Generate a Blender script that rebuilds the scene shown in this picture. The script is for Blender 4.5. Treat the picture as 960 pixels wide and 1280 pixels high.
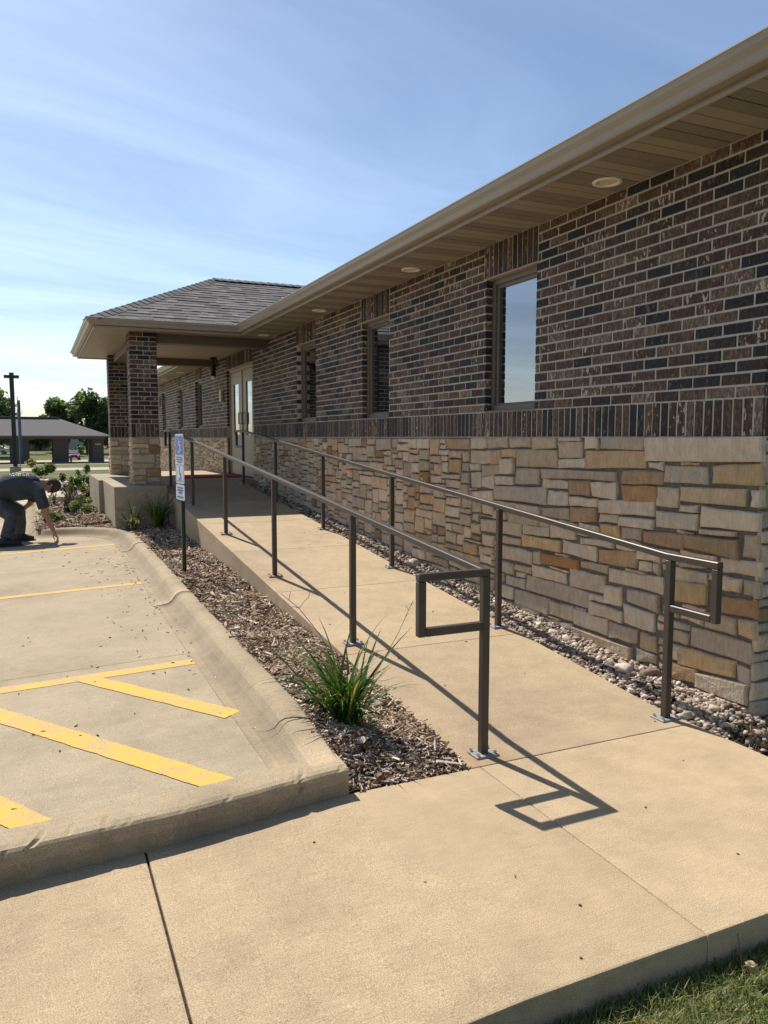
import bpy, bmesh, math, random
from mathutils import Vector, Matrix, noise as mnoise
R = math.radians
random.seed(11)
scene = bpy.context.scene
for o in list(bpy.data.objects):
    bpy.data.objects.remove(o)
COL = scene.collection

# ------------------------------------------------------------------ camera
CAM_H, YAW, PITCH, FPX = 1.5, 24.3, 5.52, 962.0
cd = bpy.data.cameras.new('camera')
cam = bpy.data.objects.new('camera', cd)
COL.objects.link(cam)
cam.location = (0, 0, CAM_H)
cam.rotation_euler = (R(90 - PITCH), 0, R(-YAW))
cd.sensor_fit = 'VERTICAL'
cd.sensor_height = 24.0
cd.sensor_width = 18.0
cd.lens = FPX / 1280.0 * 24.0
cd.clip_start = 0.05
cd.clip_end = 3000
scene.camera = cam
scene.render.resolution_x = 768
scene.render.resolution_y = 1024

# ------------------------------------------------------------------ sky, sun, exposure
SUN = Vector((-0.190, 0.724, 0.927)).normalized()       # towards the sun
SUN_EL = math.asin(SUN.z)
SUN_ROT = math.atan2(SUN.x, SUN.y)
world = bpy.data.worlds.new('World')
scene.world = world
world.use_nodes = True
wn, wl = world.node_tree.nodes, world.node_tree.links
wn.clear()
w_out = wn.new('ShaderNodeOutputWorld')
w_bg = wn.new('ShaderNodeBackground')
w_bg.inputs['Strength'].default_value = 0.098
sky = wn.new('ShaderNodeTexSky')
sky.sky_type = 'NISHITA'
sky.sun_disc = False
sky.sun_elevation = SUN_EL
sky.sun_rotation = SUN_ROT
sky.air_density = 1.0
sky.dust_density = 0.75
sky.ozone_density = 3.0
tc = wn.new('ShaderNodeTexCoord')
# thin cirrus: stretched noise on a plane projected from the view direction
sep = wn.new('ShaderNodeSeparateXYZ'); wl.new(tc.outputs['Generated'], sep.inputs[0])
zc = wn.new('ShaderNodeMath'); zc.operation = 'MAXIMUM'; zc.inputs[1].default_value = 0.03
wl.new(sep.outputs['Z'], zc.inputs[0])
za = wn.new('ShaderNodeMath'); za.operation = 'ADD'; za.inputs[1].default_value = 0.12
wl.new(zc.outputs[0], za.inputs[0])
dv = wn.new('ShaderNodeVectorMath'); dv.operation = 'DIVIDE'
cmb = wn.new('ShaderNodeCombineXYZ')
for i in range(3):
    wl.new(za.outputs[0], cmb.inputs[i])
wl.new(tc.outputs['Generated'], dv.inputs[0]); wl.new(cmb.outputs[0], dv.inputs[1])
mp = wn.new('ShaderNodeMapping'); mp.inputs['Rotation'].default_value = (0, 0, R(-52))
mp.inputs['Scale'].default_value = (0.55, 1.35, 0.0)
wl.new(dv.outputs[0], mp.inputs['Vector'])
cn = wn.new('ShaderNodeTexNoise'); cn.inputs['Scale'].default_value = 1.0; cn.inputs['Detail'].default_value = 7
cn.inputs['Roughness'].default_value = 0.60; cn.inputs['Distortion'].default_value = 1.1
wl.new(mp.outputs[0], cn.inputs['Vector'])
cr = wn.new('ShaderNodeValToRGB')
cr.color_ramp.elements[0].position = 0.36; cr.color_ramp.elements[0].color = (0.0, 0.0, 0.0, 1)
cr.color_ramp.elements[1].position = 0.74; cr.color_ramp.elements[1].color = (0.42, 0.42, 0.42, 1)
wl.new(cn.outputs['Fac'], cr.inputs[0])
bw = wn.new('ShaderNodeRGBToBW'); wl.new(sky.outputs[0], bw.inputs[0])
lum = wn.new('ShaderNodeMixRGB'); lum.inputs[0].default_value = 0.45
wl.new(sky.outputs[0], lum.inputs[1]); wl.new(bw.outputs[0], lum.inputs[2])
glow = wn.new('ShaderNodeMixRGB'); glow.blend_type = 'MULTIPLY'; glow.inputs[0].default_value = 1.0
glow.inputs[2].default_value = (1.75, 1.85, 2.0, 1); wl.new(lum.outputs[0], glow.inputs[1])
cm = wn.new('ShaderNodeMixRGB')
wl.new(cr.outputs[0], cm.inputs[0]); wl.new(sky.outputs[0], cm.inputs[1]); wl.new(glow.outputs[0], cm.inputs[2])
wl.new(cm.outputs[0], w_bg.inputs['Color'])
wl.new(w_bg.outputs[0], w_out.inputs['Surface'])

sd = bpy.data.lights.new('sun', 'SUN')
sd.energy = 5.0
sd.angle = R(0.53)
sd.color = (1.0, 0.955, 0.88)
sun = bpy.data.objects.new('sun', sd)
COL.objects.link(sun)
sun.rotation_euler = (-SUN).to_track_quat('-Z', 'Y').to_euler()
sun.location = (0, 0, 30)
scene.view_settings.view_transform = 'Standard'
scene.view_settings.look = 'None'
scene.view_settings.exposure = 0.38
scene.view_settings.gamma = 1.0
scene.view_settings.use_curve_mapping = False

# ------------------------------------------------------------------ helpers
WL = {}                                                  # world position of every object's origin
_y, _p = R(YAW), R(PITCH)
_fw = Vector((math.sin(_y) * math.cos(_p), math.cos(_y) * math.cos(_p), -math.sin(_p)))
_rt = Vector((math.cos(_y), -math.sin(_y), 0))
_up = _rt.cross(_fw)

def to_px(P):
    v = Vector(P) - Vector((0, 0, CAM_H))
    d = v.dot(_fw)
    if d < 0.1:
        return None
    return 480 + FPX * v.dot(_rt) / d, 640 - FPX * v.dot(_up) / d

def tag(o, label=None, cat=None, group=None, kind=None):
    if label: o['label'] = label
    if cat: o['category'] = cat
    if group: o['group'] = group
    if kind: o['kind'] = kind
    return o

def empty(name, loc, label=None, cat=None, group=None):
    o = bpy.data.objects.new(name, None)
    o.empty_display_size = 0.1
    COL.objects.link(o)
    o.location = loc
    WL[o] = Vector(loc)
    return tag(o, label, cat, group)

def mk(name, verts, faces, mat, parent=None, tint=None, smooth=False, origin=None):
    """one mesh object from world-space vertices"""
    me = bpy.data.meshes.new(name)
    if origin is None:
        lo = [min(v[i] for v in verts) for i in range(3)]
        hi = [max(v[i] for v in verts) for i in range(3)]
        origin = Vector(((lo[0] + hi[0]) / 2, (lo[1] + hi[1]) / 2, lo[2]))
    origin = Vector(origin)
    ox, oy, oz = origin
    me.from_pydata([(v[0] - ox, v[1] - oy, v[2] - oz) for v in verts], [], faces)
    if tint is not None:
        at = me.attributes.new('tint', 'FLOAT_COLOR', 'FACE')
        flat = []
        if isinstance(tint, tuple):
            flat = list(tint + (1.0,)) * len(faces)
        else:
            for t in tint:
                flat += (t[0], t[1], t[2], 1.0)
        at.data.foreach_set('color', flat)
    if smooth:
        me.polygons.foreach_set('use_smooth', [True] * len(me.polygons))
    me.materials.append(mat)
    me.update()
    o = bpy.data.objects.new(name, me)
    COL.objects.link(o)
    WL[o] = origin
    if parent is not None:
        o.parent = parent
        o.location = origin - WL[parent]
    else:
        o.location = origin
    return o

class MB:
    """collects shapes for one mesh"""
    def __init__(self):
        self.v, self.f, self.t = [], [], []
    def add(self, vf, tint=(0.5, 0.5, 0.5)):
        n = len(self.v)
        self.v += list(vf[0])
        self.f += [tuple(i + n for i in f) for f in vf[1]]
        self.t += [tint] * len(vf[1])
        return self
    def build(self, name, mat, parent=None, smooth=False, origin=None):
        return mk(name, self.v, self.f, mat, parent, self.t, smooth, origin)

def box(x0, x1, y0, y1, z0, z1):
    v = [(x0, y0, z0), (x1, y0, z0), (x1, y1, z0), (x0, y1, z0), (x0, y0, z1), (x1, y0, z1), (x1, y1, z1), (x0, y1, z1)]
    f = [(0, 3, 2, 1), (4, 5, 6, 7), (0, 1, 5, 4), (1, 2, 6, 5), (2, 3, 7, 6), (3, 0, 4, 7)]
    return v, f

def from_bm(bm):
    bm.verts.index_update()
    v = [tuple(x.co) for x in bm.verts]
    f = [tuple(q.index for q in x.verts) for x in bm.faces]
    bm.free()
    return v, f

def bbox(x0, x1, y0, y1, z0, z1, b=0.004, seg=1):
    bm = bmesh.new()
    bmesh.ops.create_cube(bm, size=1.0)
    for q in bm.verts:
        q.co = ((x0 + x1) / 2 + q.co.x * (x1 - x0), (y0 + y1) / 2 + q.co.y * (y1 - y0), (z0 + z1) / 2 + q.co.z * (z1 - z0))
    bmesh.ops.bevel(bm, geom=list(bm.edges), offset=b, segments=seg, affect='EDGES', profile=0.7)
    return from_bm(bm)

def xform(vf, M):
    return [tuple(M @ Vector(v)) for v in vf[0]], vf[1]

def bar(p0, p1, w, h, b=0.004, roll_up=(0, 0, 1)):
    """square tube from p0 to p1 (centre line)"""
    p0, p1 = Vector(p0), Vector(p1)
    d = (p1 - p0)
    L = d.length
    d.normalize()
    u = Vector(roll_up)
    if abs(d.dot(u)) > 0.98:
        u = Vector((0, 1, 0))
    s = d.cross(u).normalized()
    u = s.cross(d).normalized()
    M = Matrix(((s.x, d.x, u.x, p0.x), (s.y, d.y, u.y, p0.y), (s.z, d.z, u.z, p0.z), (0, 0, 0, 1)))
    return xform(bbox(-w / 2, w / 2, 0, L, -h / 2, h / 2, b), M)

def tube(pts, rad, n=8, cap=True, sq=None):
    """tube along points; rad a number or a list; sq = (vector, factor) flattens sections along a vector"""
    pts = [Vector(p) for p in pts]
    m = len(pts)
    if not isinstance(rad, (list, tuple)):
        rad = [rad] * m
    V, F = [], []
    ref = None
    for i, p in enumerate(pts):
        d = (pts[min(i + 1, m - 1)] - pts[max(i - 1, 0)]).normalized()
        if ref is None:
            ref = Vector((0, 0, 1)) if abs(d.z) < 0.9 else Vector((1, 0, 0))
        s = d.cross(ref).normalized()
        u = s.cross(d).normalized()
        ref = u
        r = rad[i]
        ra, rb = (r if isinstance(r, (list, tuple)) else (r, r))
        for k in range(n):
            a = 2 * math.pi * k / n
            V.append(tuple(p + s * (math.cos(a) * ra) + u * (math.sin(a) * rb)))
    for i in range(m - 1):
        for k in range(n):
            a, b = i * n + k, i * n + (k + 1) % n
            F.append((a, b, b + n, a + n))
    if cap:
        F.append(tuple(range(n - 1, -1, -1)))
        F.append(tuple(range((m - 1) * n, m * n)))
    return V, F

def sweep(path, prof, zf=None, cap=True):
    """profile [(offset to the right, z)] along a plan path [(x, y)] with mitred corners"""
    V, F = [], []
    m, n = len(path), len(prof)
    for i in range(m):
        a = Vector(path[max(i - 1, 0)]); b = Vector(path[i]); c = Vector(path[min(i + 1, m - 1)])
        d1 = (b - a).normalized() if i > 0 else (c - b).normalized()
        d2 = (c - b).normalized() if i < m - 1 else d1
        n1, n2 = Vector((d1.y, -d1.x)), Vector((d2.y, -d2.x))
        mi = (n1 + n2).normalized()
        k = 1.0 / max(0.3, mi.dot(n1))
        base, hs = zf(b.x, b.y, i) if zf else (0.0, 1.0)
        for (o, z) in prof:
            V.append((b.x + mi.x * o * k, b.y + mi.y * o * k, base + z * hs))
    for i in range(m - 1):
        for j in range(n - 1):
            F.append((i * n + j, i * n + j + 1, (i + 1) * n + j + 1, (i + 1) * n + j))
    if cap:
        F.append(tuple(range(n)))
        F.append(tuple(range((m - 1) * n + n - 1, (m - 1) * n - 1, -1)))
    return V, F

def emit(name, pieces, mat, parent, limit=300, stuff='pieces', minpx=8.0, label=None):
    """pieces: (verts, faces, tint); the largest in the photo become parts of their own, the rest one part"""
    sized = []
    for i, (v, f, t) in enumerate(pieces):
        ps = [to_px(q) for q in v]
        s = 0
        if all(ps):
            xs = [q[0] for q in ps]; ys = [q[1] for q in ps]
            if max(xs) > 0 and min(xs) < 960 and max(ys) > 0 and min(ys) < 1280:
                w, h = max(xs) - min(xs), max(ys) - min(ys)
                if max(w, h) >= minpx:
                    s = w * h
        sized.append((s, i))
    sized.sort(reverse=True)
    rest = MB()
    for k, (s, i) in enumerate(sized):
        v, f, t = pieces[i]
        if s > 0 and k < limit:
            mk(name, v, f, mat, parent, t)
        else:
            rest.add((v, f), t)
    if rest.v:
        o = rest.build(stuff, mat, parent)
        o['kind'] = 'stuff'

def remesh(vf, voxel, name, mat, parent=None, smooth_it=6, tint=None):
    """fuse overlapping shells into one continuous skin"""
    me = bpy.data.meshes.new(name)
    me.from_pydata(vf[0], [], vf[1])
    tmp = bpy.data.objects.new('tmp', me)
    COL.objects.link(tmp)
    m = tmp.modifiers.new('r', 'REMESH'); m.mode = 'VOXEL'; m.voxel_size = voxel; m.use_smooth_shade = True
    s = tmp.modifiers.new('s', 'SMOOTH'); s.iterations = smooth_it; s.factor = 0.5
    dg = bpy.context.evaluated_depsgraph_get()
    ev = tmp.evaluated_get(dg)
    em = ev.to_mesh()
    v = [tuple(q.co) for q in em.vertices]
    f = [tuple(p.vertices) for p in em.polygons]
    ev.to_mesh_clear()
    bpy.data.objects.remove(tmp)
    return mk(name, v, f, mat, parent, tint or (0.5, 0.5, 0.5), smooth=True)

# ------------------------------------------------------------------ materials
class NT:
    def __init__(self, name):
        self.m = bpy.data.materials.new(name)
        self.m.use_nodes = True
        self.n, self.l = self.m.node_tree.nodes, self.m.node_tree.links
        self.b = self.n['Principled BSDF']
        g = self.n.new('ShaderNodeNewGeometry')
        self.pos = g.outputs['Position']
        self.nrm = g.outputs['Normal']
    def map(self, scale=(1, 1, 1), rot=(0, 0, 0), vec=None):
        q = self.n.new('ShaderNodeMapping')
        q.inputs['Scale'].default_value = scale; q.inputs['Rotation'].default_value = rot
        self.l.new(vec or self.pos, q.inputs['Vector'])
        return q.outputs[0]
    def noise(self, scale, detail=4, rough=0.55, vec=None, dist=0.0):
        q = self.n.new('ShaderNodeTexNoise')
        q.inputs['Scale'].default_value = scale; q.inputs['Detail'].default_value = detail
        q.inputs['Roughness'].default_value = rough; q.inputs['Distortion'].default_value = dist
        self.l.new(vec or self.pos, q.inputs['Vector'])
        return q.outputs['Fac']
    def ramp(self, fac, stops, const=False):
        q = self.n.new('ShaderNodeValToRGB')
        if const: q.color_ramp.interpolation = 'CONSTANT'
        e = q.color_ramp.elements
        while len(e) < len(stops): e.new(0.5)
        for i, (p, c) in enumerate(stops):
            e[i].position = p
            c = (c, c, c) if isinstance(c, (int, float)) else c
            e[i].color = (*c, 1)
        self.l.new(fac, q.inputs[0])
        return q.outputs[0]
    def mix(self, fac, a, b, mode='MIX'):
        q = self.n.new('ShaderNodeMixRGB'); q.blend_type = mode
        for k, v in ((0, fac), (1, a), (2, b)):
            if isinstance(v, (int, float)):
                q.inputs[k].default_value = v if k == 0 else (v, v, v, 1)
            elif isinstance(v, tuple):
                q.inputs[k].default_value = (*v, 1)
            else:
                self.l.new(v, q.inputs[k])
        return q.outputs[0]
    def math(self, op, a, b=0.0, c=None):
        q = self.n.new('ShaderNodeMath'); q.operation = op
        for k, v in ((0, a), (1, b)):
            if isinstance(v, (int, float)): q.inputs[k].default_value = v
            else: self.l.new(v, q.inputs[k])
        return q.outputs[0]
    def tint(self):
        q = self.n.new('ShaderNodeAttribute'); q.attribute_name = 'tint'
        s = self.n.new('ShaderNodeSeparateColor'); self.l.new(q.outputs['Color'], s.inputs[0])
        return s.outputs[0], s.outputs[1], s.outputs[2]
    def xyz(self):
        s = self.n.new('ShaderNodeSeparateXYZ'); self.l.new(self.pos, s.inputs[0])
        return s.outputs
    def set(self, color=None, rough=None, metal=None, spec=None, height=None, bump=0.3, dist=0.01, **kw):
        b = self.b
        for k, v in (('Base Color', color), ('Roughness', rough), ('Metallic', metal), ('Specular IOR Level', spec)):
            if v is None: continue
            if isinstance(v, tuple): b.inputs[k].default_value = (*v, 1)
            elif isinstance(v, (int, float)): b.inputs[k].default_value = v
            else: self.l.new(v, b.inputs[k])
        if height is not None:
            q = self.n.new('ShaderNodeBump')
            q.inputs['Strength'].default_value = bump; q.inputs['Distance'].default_value = dist
            self.l.new(height, q.inputs['Height'])
            self.l.new(q.outputs[0], b.inputs['Normal'])
        return self.m

def plain(name, c, rough=0.6, metal=0.0, var=0.15, scale=12.0, spec=None, bump=0.15):
    t = NT(name)
    f = t.noise(scale, 4)
    lo = tuple(x * (1 - var) for x in c); hi = tuple(min(1, x * (1 + var)) for x in c)
    return t.set(t.ramp(f, [(0.3, lo), (0.7, hi)]), rough, metal, spec, t.noise(scale * 12, 3), bump, 0.002)

def concrete(name, c, dark=0.86, stain=(0.22, 0.16, 0.10), fleck=0.55, tinted=False, rust=()):
    t = NT(name)
    big = t.noise(1.1, 9, 0.72)
    mid = t.noise(7.0, 6, 0.62)
    fine = t.noise(270.0, 2, 0.7)
    a = t.ramp(big, [(0.32, tuple(x * dark * .94 for x in c)), (0.52, c), (0.72, tuple(min(1, x * 1.12) for x in c))])
    b = t.mix(0.55, a, t.ramp(mid, [(0.3, 0.44), (0.7, 0.57)]), 'OVERLAY')
    s = t.ramp(t.noise(2.3, 6, 0.65, dist=0.8), [(0.64, 0.0), (0.82, 0.40)])
    b = t.mix(s, b, stain)
    pit = t.noise(95.0, 3, 0.7)
    d = t.mix(fleck, b, t.ramp(fine, [(0.33, 0.14), (0.5, 0.5), (0.67, 0.84)]), 'OVERLAY')
    oi = t.n.new('ShaderNodeObjectInfo')
    d = t.mix(1.0, d, t.ramp(oi.outputs['Random'], [(0.0, (0.93, 0.925, 0.92)), (1.0, (1.04, 1.04, 1.035))]), 'MULTIPLY')
    broom = t.noise(1.0, 3, 0.6, t.map((9, 300, 20)))
    d = t.mix(0.22, d, t.ramp(broom, [(0.35, 0.3), (0.65, 0.7)]), 'OVERLAY')
    d = t.mix(t.ramp(pit, [(0.70, 0.0), (0.78, 0.45)]), d, tuple(x * 0.45 for x in stain))
    for (sx_, sy_, sz_) in rust:                 # rust run-off round the rail base plates
        vd = t.n.new('ShaderNodeVectorMath'); vd.operation = 'DISTANCE'
        t.l.new(t.pos, vd.inputs[0]); vd.inputs[1].default_value = (sx_ - .02, sy_ - .05, sz_)
        k_ = t.math('MULTIPLY', t.ramp(vd.outputs['Value'], [(0.05, 0.55), (0.19, 0.0)]), t.ramp(t.noise(14, 5, .7), [(.38, 0.0), (.6, 1.0)]))
        d = t.mix(k_, d, (0.30, 0.15, 0.06))
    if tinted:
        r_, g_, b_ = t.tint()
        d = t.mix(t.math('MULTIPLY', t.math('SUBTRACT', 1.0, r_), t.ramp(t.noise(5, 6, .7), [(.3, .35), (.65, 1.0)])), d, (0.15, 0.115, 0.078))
    h = t.math('ADD', t.math('MULTIPLY', fine, 0.6), t.math('MULTIPLY', mid, 0.6))
    return t.set(d, 0.92, None, 0.25, h, 0.16, 0.003)

M = {}
M['walk'] = concrete('sidewalk_concrete', (0.410, 0.308, 0.190))
M['ramp'] = concrete('ramp_concrete', (0.410, 0.310, 0.195), rust=((1.885, 3.03, 0), (1.885, 4.68, .128), (1.885, 6.52, .28), (3.025, 6.52, .28), (3.025, 4.68, .128), (1.885, 8.42, .437)))
M['lot'] = concrete('lot_concrete', (0.345, 0.275, 0.182), 0.84, (0.16, 0.13, 0.10))
M['kerb'] = concrete('kerb_concrete', (0.345, 0.268, 0.172), 0.78, (0.15, 0.12, 0.09), tinted=True)
M['plinth'] = concrete('plinth_concrete', (0.35, 0.285, 0.20), 0.85)
M['pale_conc'] = concrete('pale_concrete', (0.42, 0.36, 0.27), 0.85)

t = NT('brick')
r_, g_, b_ = t.tint()
c = t.ramp(r_, [(0.0, (0.018, 0.016, 0.017)), (0.20, (0.030, 0.025, 0.025)), (0.27, (0.060, 0.033, 0.0225)), (0.60, (0.091, 0.050, 0.034)), (0.85, (0.130, 0.084, 0.056)), (0.96, (0.20, 0.145, 0.105))])
mo = t.noise(38.0, 5, 0.65)
st_ = t.noise(1.0, 4, 0.65, t.map((75, 75, 30)))
c = t.mix(1.0, c, t.ramp(st_, [(0.30, 0.30), (0.50, 0.80), (0.68, 2.0)]), 'MULTIPLY')
c = t.mix(1.0, c, t.ramp(mo, [(0.30, 0.55), (0.70, 1.35)]), 'MULTIPLY')
fl = t.noise(1.0, 3, 0.6, t.map((42, 42, 20)))
thr = t.math('SUBTRACT', 0.78, t.math('MULTIPLY', g_, 0.20))
fm = t.math('MULTIPLY', t.math('MULTIPLY', t.math('GREATER_THAN', fl, thr), t.math('ADD', 0.35, t.math('MULTIPLY', mo, 1.0))), t.math('ADD', 0.25, t.math('GREATER_THAN', r_, 0.30)))
c = t.mix(t.math('MULTIPLY', fm, 0.8), c, (0.50, 0.42, 0.33))
M['brick'] = t.set(c, t.ramp(mo, [(0.3, 0.55), (0.7, 0.85)]), None, 0.35, t.math('ADD', mo, t.noise(160, 2)), 0.5, 0.003)

t = NT('mortar')
f = t.noise(60, 4)
M['mortar'] = t.set(t.ramp(f, [(0.3, (0.40, 0.365, 0.315)), (0.7, (0.52, 0.48, 0.42))]), 0.95, None, 0.2, f, 0.5, 0.004)
t = NT('stone_mortar')
f = t.noise(40, 5)
M['smortar'] = t.set(t.ramp(f, [(0.3, (0.115, 0.10, 0.086)), (0.7, (0.19, 0.168, 0.142))]), 0.95, None, 0.2, f, 0.6, 0.006)

t = NT('limestone')
r_, g_, b_ = t.tint()
c = t.ramp(r_, [(0.0, (0.54, 0.43, 0.31)), (0.35, (0.61, 0.485, 0.345)), (0.60, (0.58, 0.435, 0.28)), (0.74, (0.55, 0.37, 0.19)), (0.86, (0.43, 0.275, 0.155)), (0.97, (0.38, 0.195, 0.075))])
stv = t.noise(1.0, 4, 0.6, t.map((60, 60, 9)))
c = t.mix(0.35, c, t.ramp(stv, [(0.25, 0.28), (0.75, 0.72)]), 'OVERLAY')
bl = t.noise(6.5, 5, 0.65, dist=0.6)
rust = t.math('MULTIPLY', t.ramp(bl, [(0.52, 0.0), (0.70, 1.0)]), t.math('MULTIPLY', g_, 0.6))
c = t.mix(rust, c, (0.32, 0.19, 0.085))
c = t.mix(0.45, c, t.ramp(t.noise(14, 4), [(0.3, 0.36), (0.7, 0.64)]), 'OVERLAY')
c = t.mix(1.0, c, t.ramp(b_, [(0.0, 0.72), (1.0, 1.12)]), 'MULTIPLY')
h = t.math('ADD', t.math('MULTIPLY', stv, 0.35), t.math('ADD', t.math('MULTIPLY', t.noise(11, 3, 0.55), 1.4), t.noise(34, 5, 0.65)))
M['stone'] = t.set(c, 0.9, None, 0.25, h, 0.9, 0.016)

t = NT('shingle')
r_, g_, b_ = t.tint()
gr = t.noise(240, 2, 0.7)
c = t.mix(0.6, t.ramp(r_, [(0.0, (0.10, 0.092, 0.087)), (0.5, (0.16, 0.145, 0.137)), (1.0, (0.22, 0.20, 0.186))]), t.ramp(gr, [(0.3, 0.3), (0.7, 0.72)]), 'OVERLAY')
M['shingle'] = t.set(c, 0.95, None, 0.2, gr, 0.5, 0.003)

M['trim'] = plain('tan_painted_aluminium', (0.30, 0.255, 0.208), 0.42, 0.0, 0.06, 3.0, 0.5, 0.03)
M['trim_light'] = plain('light_tan_trim', (0.40, 0.335, 0.25), 0.45, 0.0, 0.05, 3.0, 0.5, 0.03)
M['beam'] = plain('brown_beam_metal', (0.115, 0.085, 0.066), 0.5, 0.0, 0.08, 3.0, 0.4, 0.03)
t = NT('soffit_vinyl')
f = t.noise(3.0, 2)
M['soffit'] = t.set(t.ramp(f, [(0.3, (0.275, 0.234, 0.188)), (0.7, (0.305, 0.262, 0.212))]), 0.5, None, 0.4)
t = NT('vented_soffit_vinyl')
x, y, z = t.xyz()
ux = t.math('FRACT', t.math('MULTIPLY', x, 60.0)); uy = t.math('FRACT', t.math('MULTIPLY', y, 85.0))
hole = t.math('MULTIPLY', t.math('LESS_THAN', ux, 0.62), t.math('LESS_THAN', uy, 0.42))
M['vent'] = t.set(t.mix(hole, (0.28, 0.24, 0.192), (0.02, 0.016, 0.012)), 0.5, None, 0.4, t.math('SUBTRACT', 1.0, hole), 0.6, 0.004)

M['bronze'] = plain('bronze_rail_paint', (0.062, 0.047, 0.036), 0.44, 0.15, 0.12, 5.0, 0.5, 0.05)
M['plate'] = plain('galvanised_plate', (0.27, 0.262, 0.25), 0.7, 0.15, 0.2, 30.0, 0.5, 0.1)
M['bolt'] = plain('steel_bolt', (0.45, 0.45, 0.46), 0.3, 0.9, 0.2, 60.0)
M['frame'] = plain('window_frame_bronze', (0.135, 0.108, 0.082), 0.45, 0.0, 0.08, 4.0, 0.5, 0.03)
M['door'] = plain('tan_door_paint', (0.28, 0.225, 0.155), 0.45, 0.0, 0.05, 4.0, 0.5, 0.03)
M['black'] = plain('black_metal', (0.018, 0.018, 0.02), 0.45, 0.2, 0.1, 6.0)
M['white'] = plain('white_enamel', (0.74, 0.71, 0.64), 0.4, 0.0, 0.04, 6.0, 0.5, 0.02)
M['lamp_lens'] = plain('frosted_lens', (0.62, 0.55, 0.42), 0.3, 0.0, 0.05, 10.0)
M['red'] = plain('red_mat', (0.33, 0.035, 0.03), 0.8, 0.0, 0.2, 20.0)

t = NT('window_glass')
t.b.inputs['Base Color'].default_value = (0.010, 0.012, 0.016, 1)
t.b.inputs['Roughness'].default_value = 0.02
gl = t.n.new('ShaderNodeBsdfGlossy'); gl.inputs['Roughness'].default_value = 0.012
gl.inputs['Color'].default_value = (0.86, 0.88, 0.94, 1)
fr = t.n.new('ShaderNodeFresnel'); fr.inputs['IOR'].default_value = 3.5
mx = t.n.new('ShaderNodeMixShader')
t.l.new(fr.outputs[0], mx.inputs[0]); t.l.new(t.b.outputs[0], mx.inputs[1]); t.l.new(gl.outputs[0], mx.inputs[2])
t.l.new(mx.outputs[0], t.n['Material Output'].inputs['Surface'])
M['glass'] = t.m

t = NT('yellow_road_paint')
w1 = t.noise(85, 5, 0.75); w2 = t.noise(5, 6, .7)
wear = t.math('MULTIPLY', t.ramp(w1, [(0.42, 0.0), (0.56, 1.0)]), t.ramp(w2, [(0.40, 0.15), (0.56, 1.0)]))
M['yellow'] = t.set(t.mix(wear, t.mix(0.4, (0.69, 0.385, 0.042), t.ramp(t.noise(150, 2), [(0.3, 0.4), (0.7, 0.6)]), 'OVERLAY'), (0.36, 0.285, 0.185)), 0.8, None, 0.3, t.noise(180, 2), 0.4, 0.003)

t = NT('soil')
f = t.noise(22, 6, 0.7)
M['soil'] = t.set(t.ramp(f, [(0.3, (0.030, 0.020, 0.014)), (0.7, (0.10, 0.068, 0.048))]), 0.95, None, 0.1, f, 1.0, 0.03)
t = NT('wood_chip')
r_, g_, b_ = t.tint()
f = t.noise(1.0, 4, 0.6, t.map((160, 160, 160)))
c = t.ramp(r_, [(0.0, (0.05, 0.028, 0.017)), (0.4, (0.17, 0.098, 0.058)), (0.7, (0.34, 0.225, 0.135)), (0.88, (0.50, 0.39, 0.275)), (1.0, (0.72, 0.62, 0.49))])
M['chip'] = t.set(t.mix(0.6, c, t.ramp(f, [(0.3, 0.3), (0.7, 0.7)]), 'OVERLAY'), 0.9, None, 0.2, f, 0.5, 0.003)
t = NT('river_rock')
r_, g_, b_ = t.tint()
f = t.noise(70, 4, 0.65)
c = t.ramp(r_, [(0.0, (0.11, 0.08, 0.062)), (0.3, (0.25, 0.185, 0.135)), (0.6, (0.38, 0.29, 0.21)), (0.85, (0.49, 0.40, 0.31)), (1.0, (0.66, 0.59, 0.49))])
M['rock'] = t.set(t.mix(0.6, c, t.ramp(f, [(0.3, 0.32), (0.7, 0.68)]), 'OVERLAY'), 0.75, None, 0.3, f, 0.4, 0.004)

def leafmat(name, stops, trans=0.35, rough=0.5):
    t = NT(name)
    r_, g_, b_ = t.tint()
    c = t.ramp(r_, stops)
    t.set(c, rough, None, 0.35)
    tr = t.n.new('ShaderNodeBsdfTranslucent')
    t.l.new(t.mix(1.0, c, (1.0, 1.15, 0.55), 'MULTIPLY'), tr.inputs['Color'])
    mx = t.n.new('ShaderNodeMixShader'); mx.inputs[0].default_value = trans
    t.l.new(t.b.outputs[0], mx.inputs[1]); t.l.new(tr.outputs[0], mx.inputs[2])
    t.l.new(mx.outputs[0], t.n['Material Output'].inputs['Surface'])
    return t.m
M['lawn'] = leafmat('lawn_blade', [(0.0, (0.06, 0.095, 0.022)), (0.45, (0.115, 0.165, 0.042)), (0.7, (0.21, 0.22, 0.075)), (0.85, (0.40, 0.32, 0.14)), (1.0, (0.54, 0.44, 0.24))])
M['clump'] = leafmat('ornamental_grass_leaf', [(0.0, (0.035, 0.08, 0.014)), (0.5, (0.075, 0.145, 0.028)), (0.85, (0.14, 0.22, 0.05)), (1.0, (0.36, 0.25, 0.09))])
M['dry'] = leafmat('dry_grass', [(0.0, (0.10, 0.065, 0.04)), (0.5, (0.28, 0.20, 0.10)), (1.0, (0.50, 0.40, 0.22))], 0.25)
M['leaf'] = leafmat('tree_leaf', [(0.0, (0.06, 0.090, 0.040)), (0.5, (0.12, 0.165, 0.075)), (1.0, (0.22, 0.26, 0.13))], 0.55)
M['purple'] = leafmat('purple_leaf', [(0.0, (0.03, 0.018, 0.022)), (0.6, (0.07, 0.038, 0.042)), (1.0, (0.16, 0.10, 0.085))], 0.2)
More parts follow.
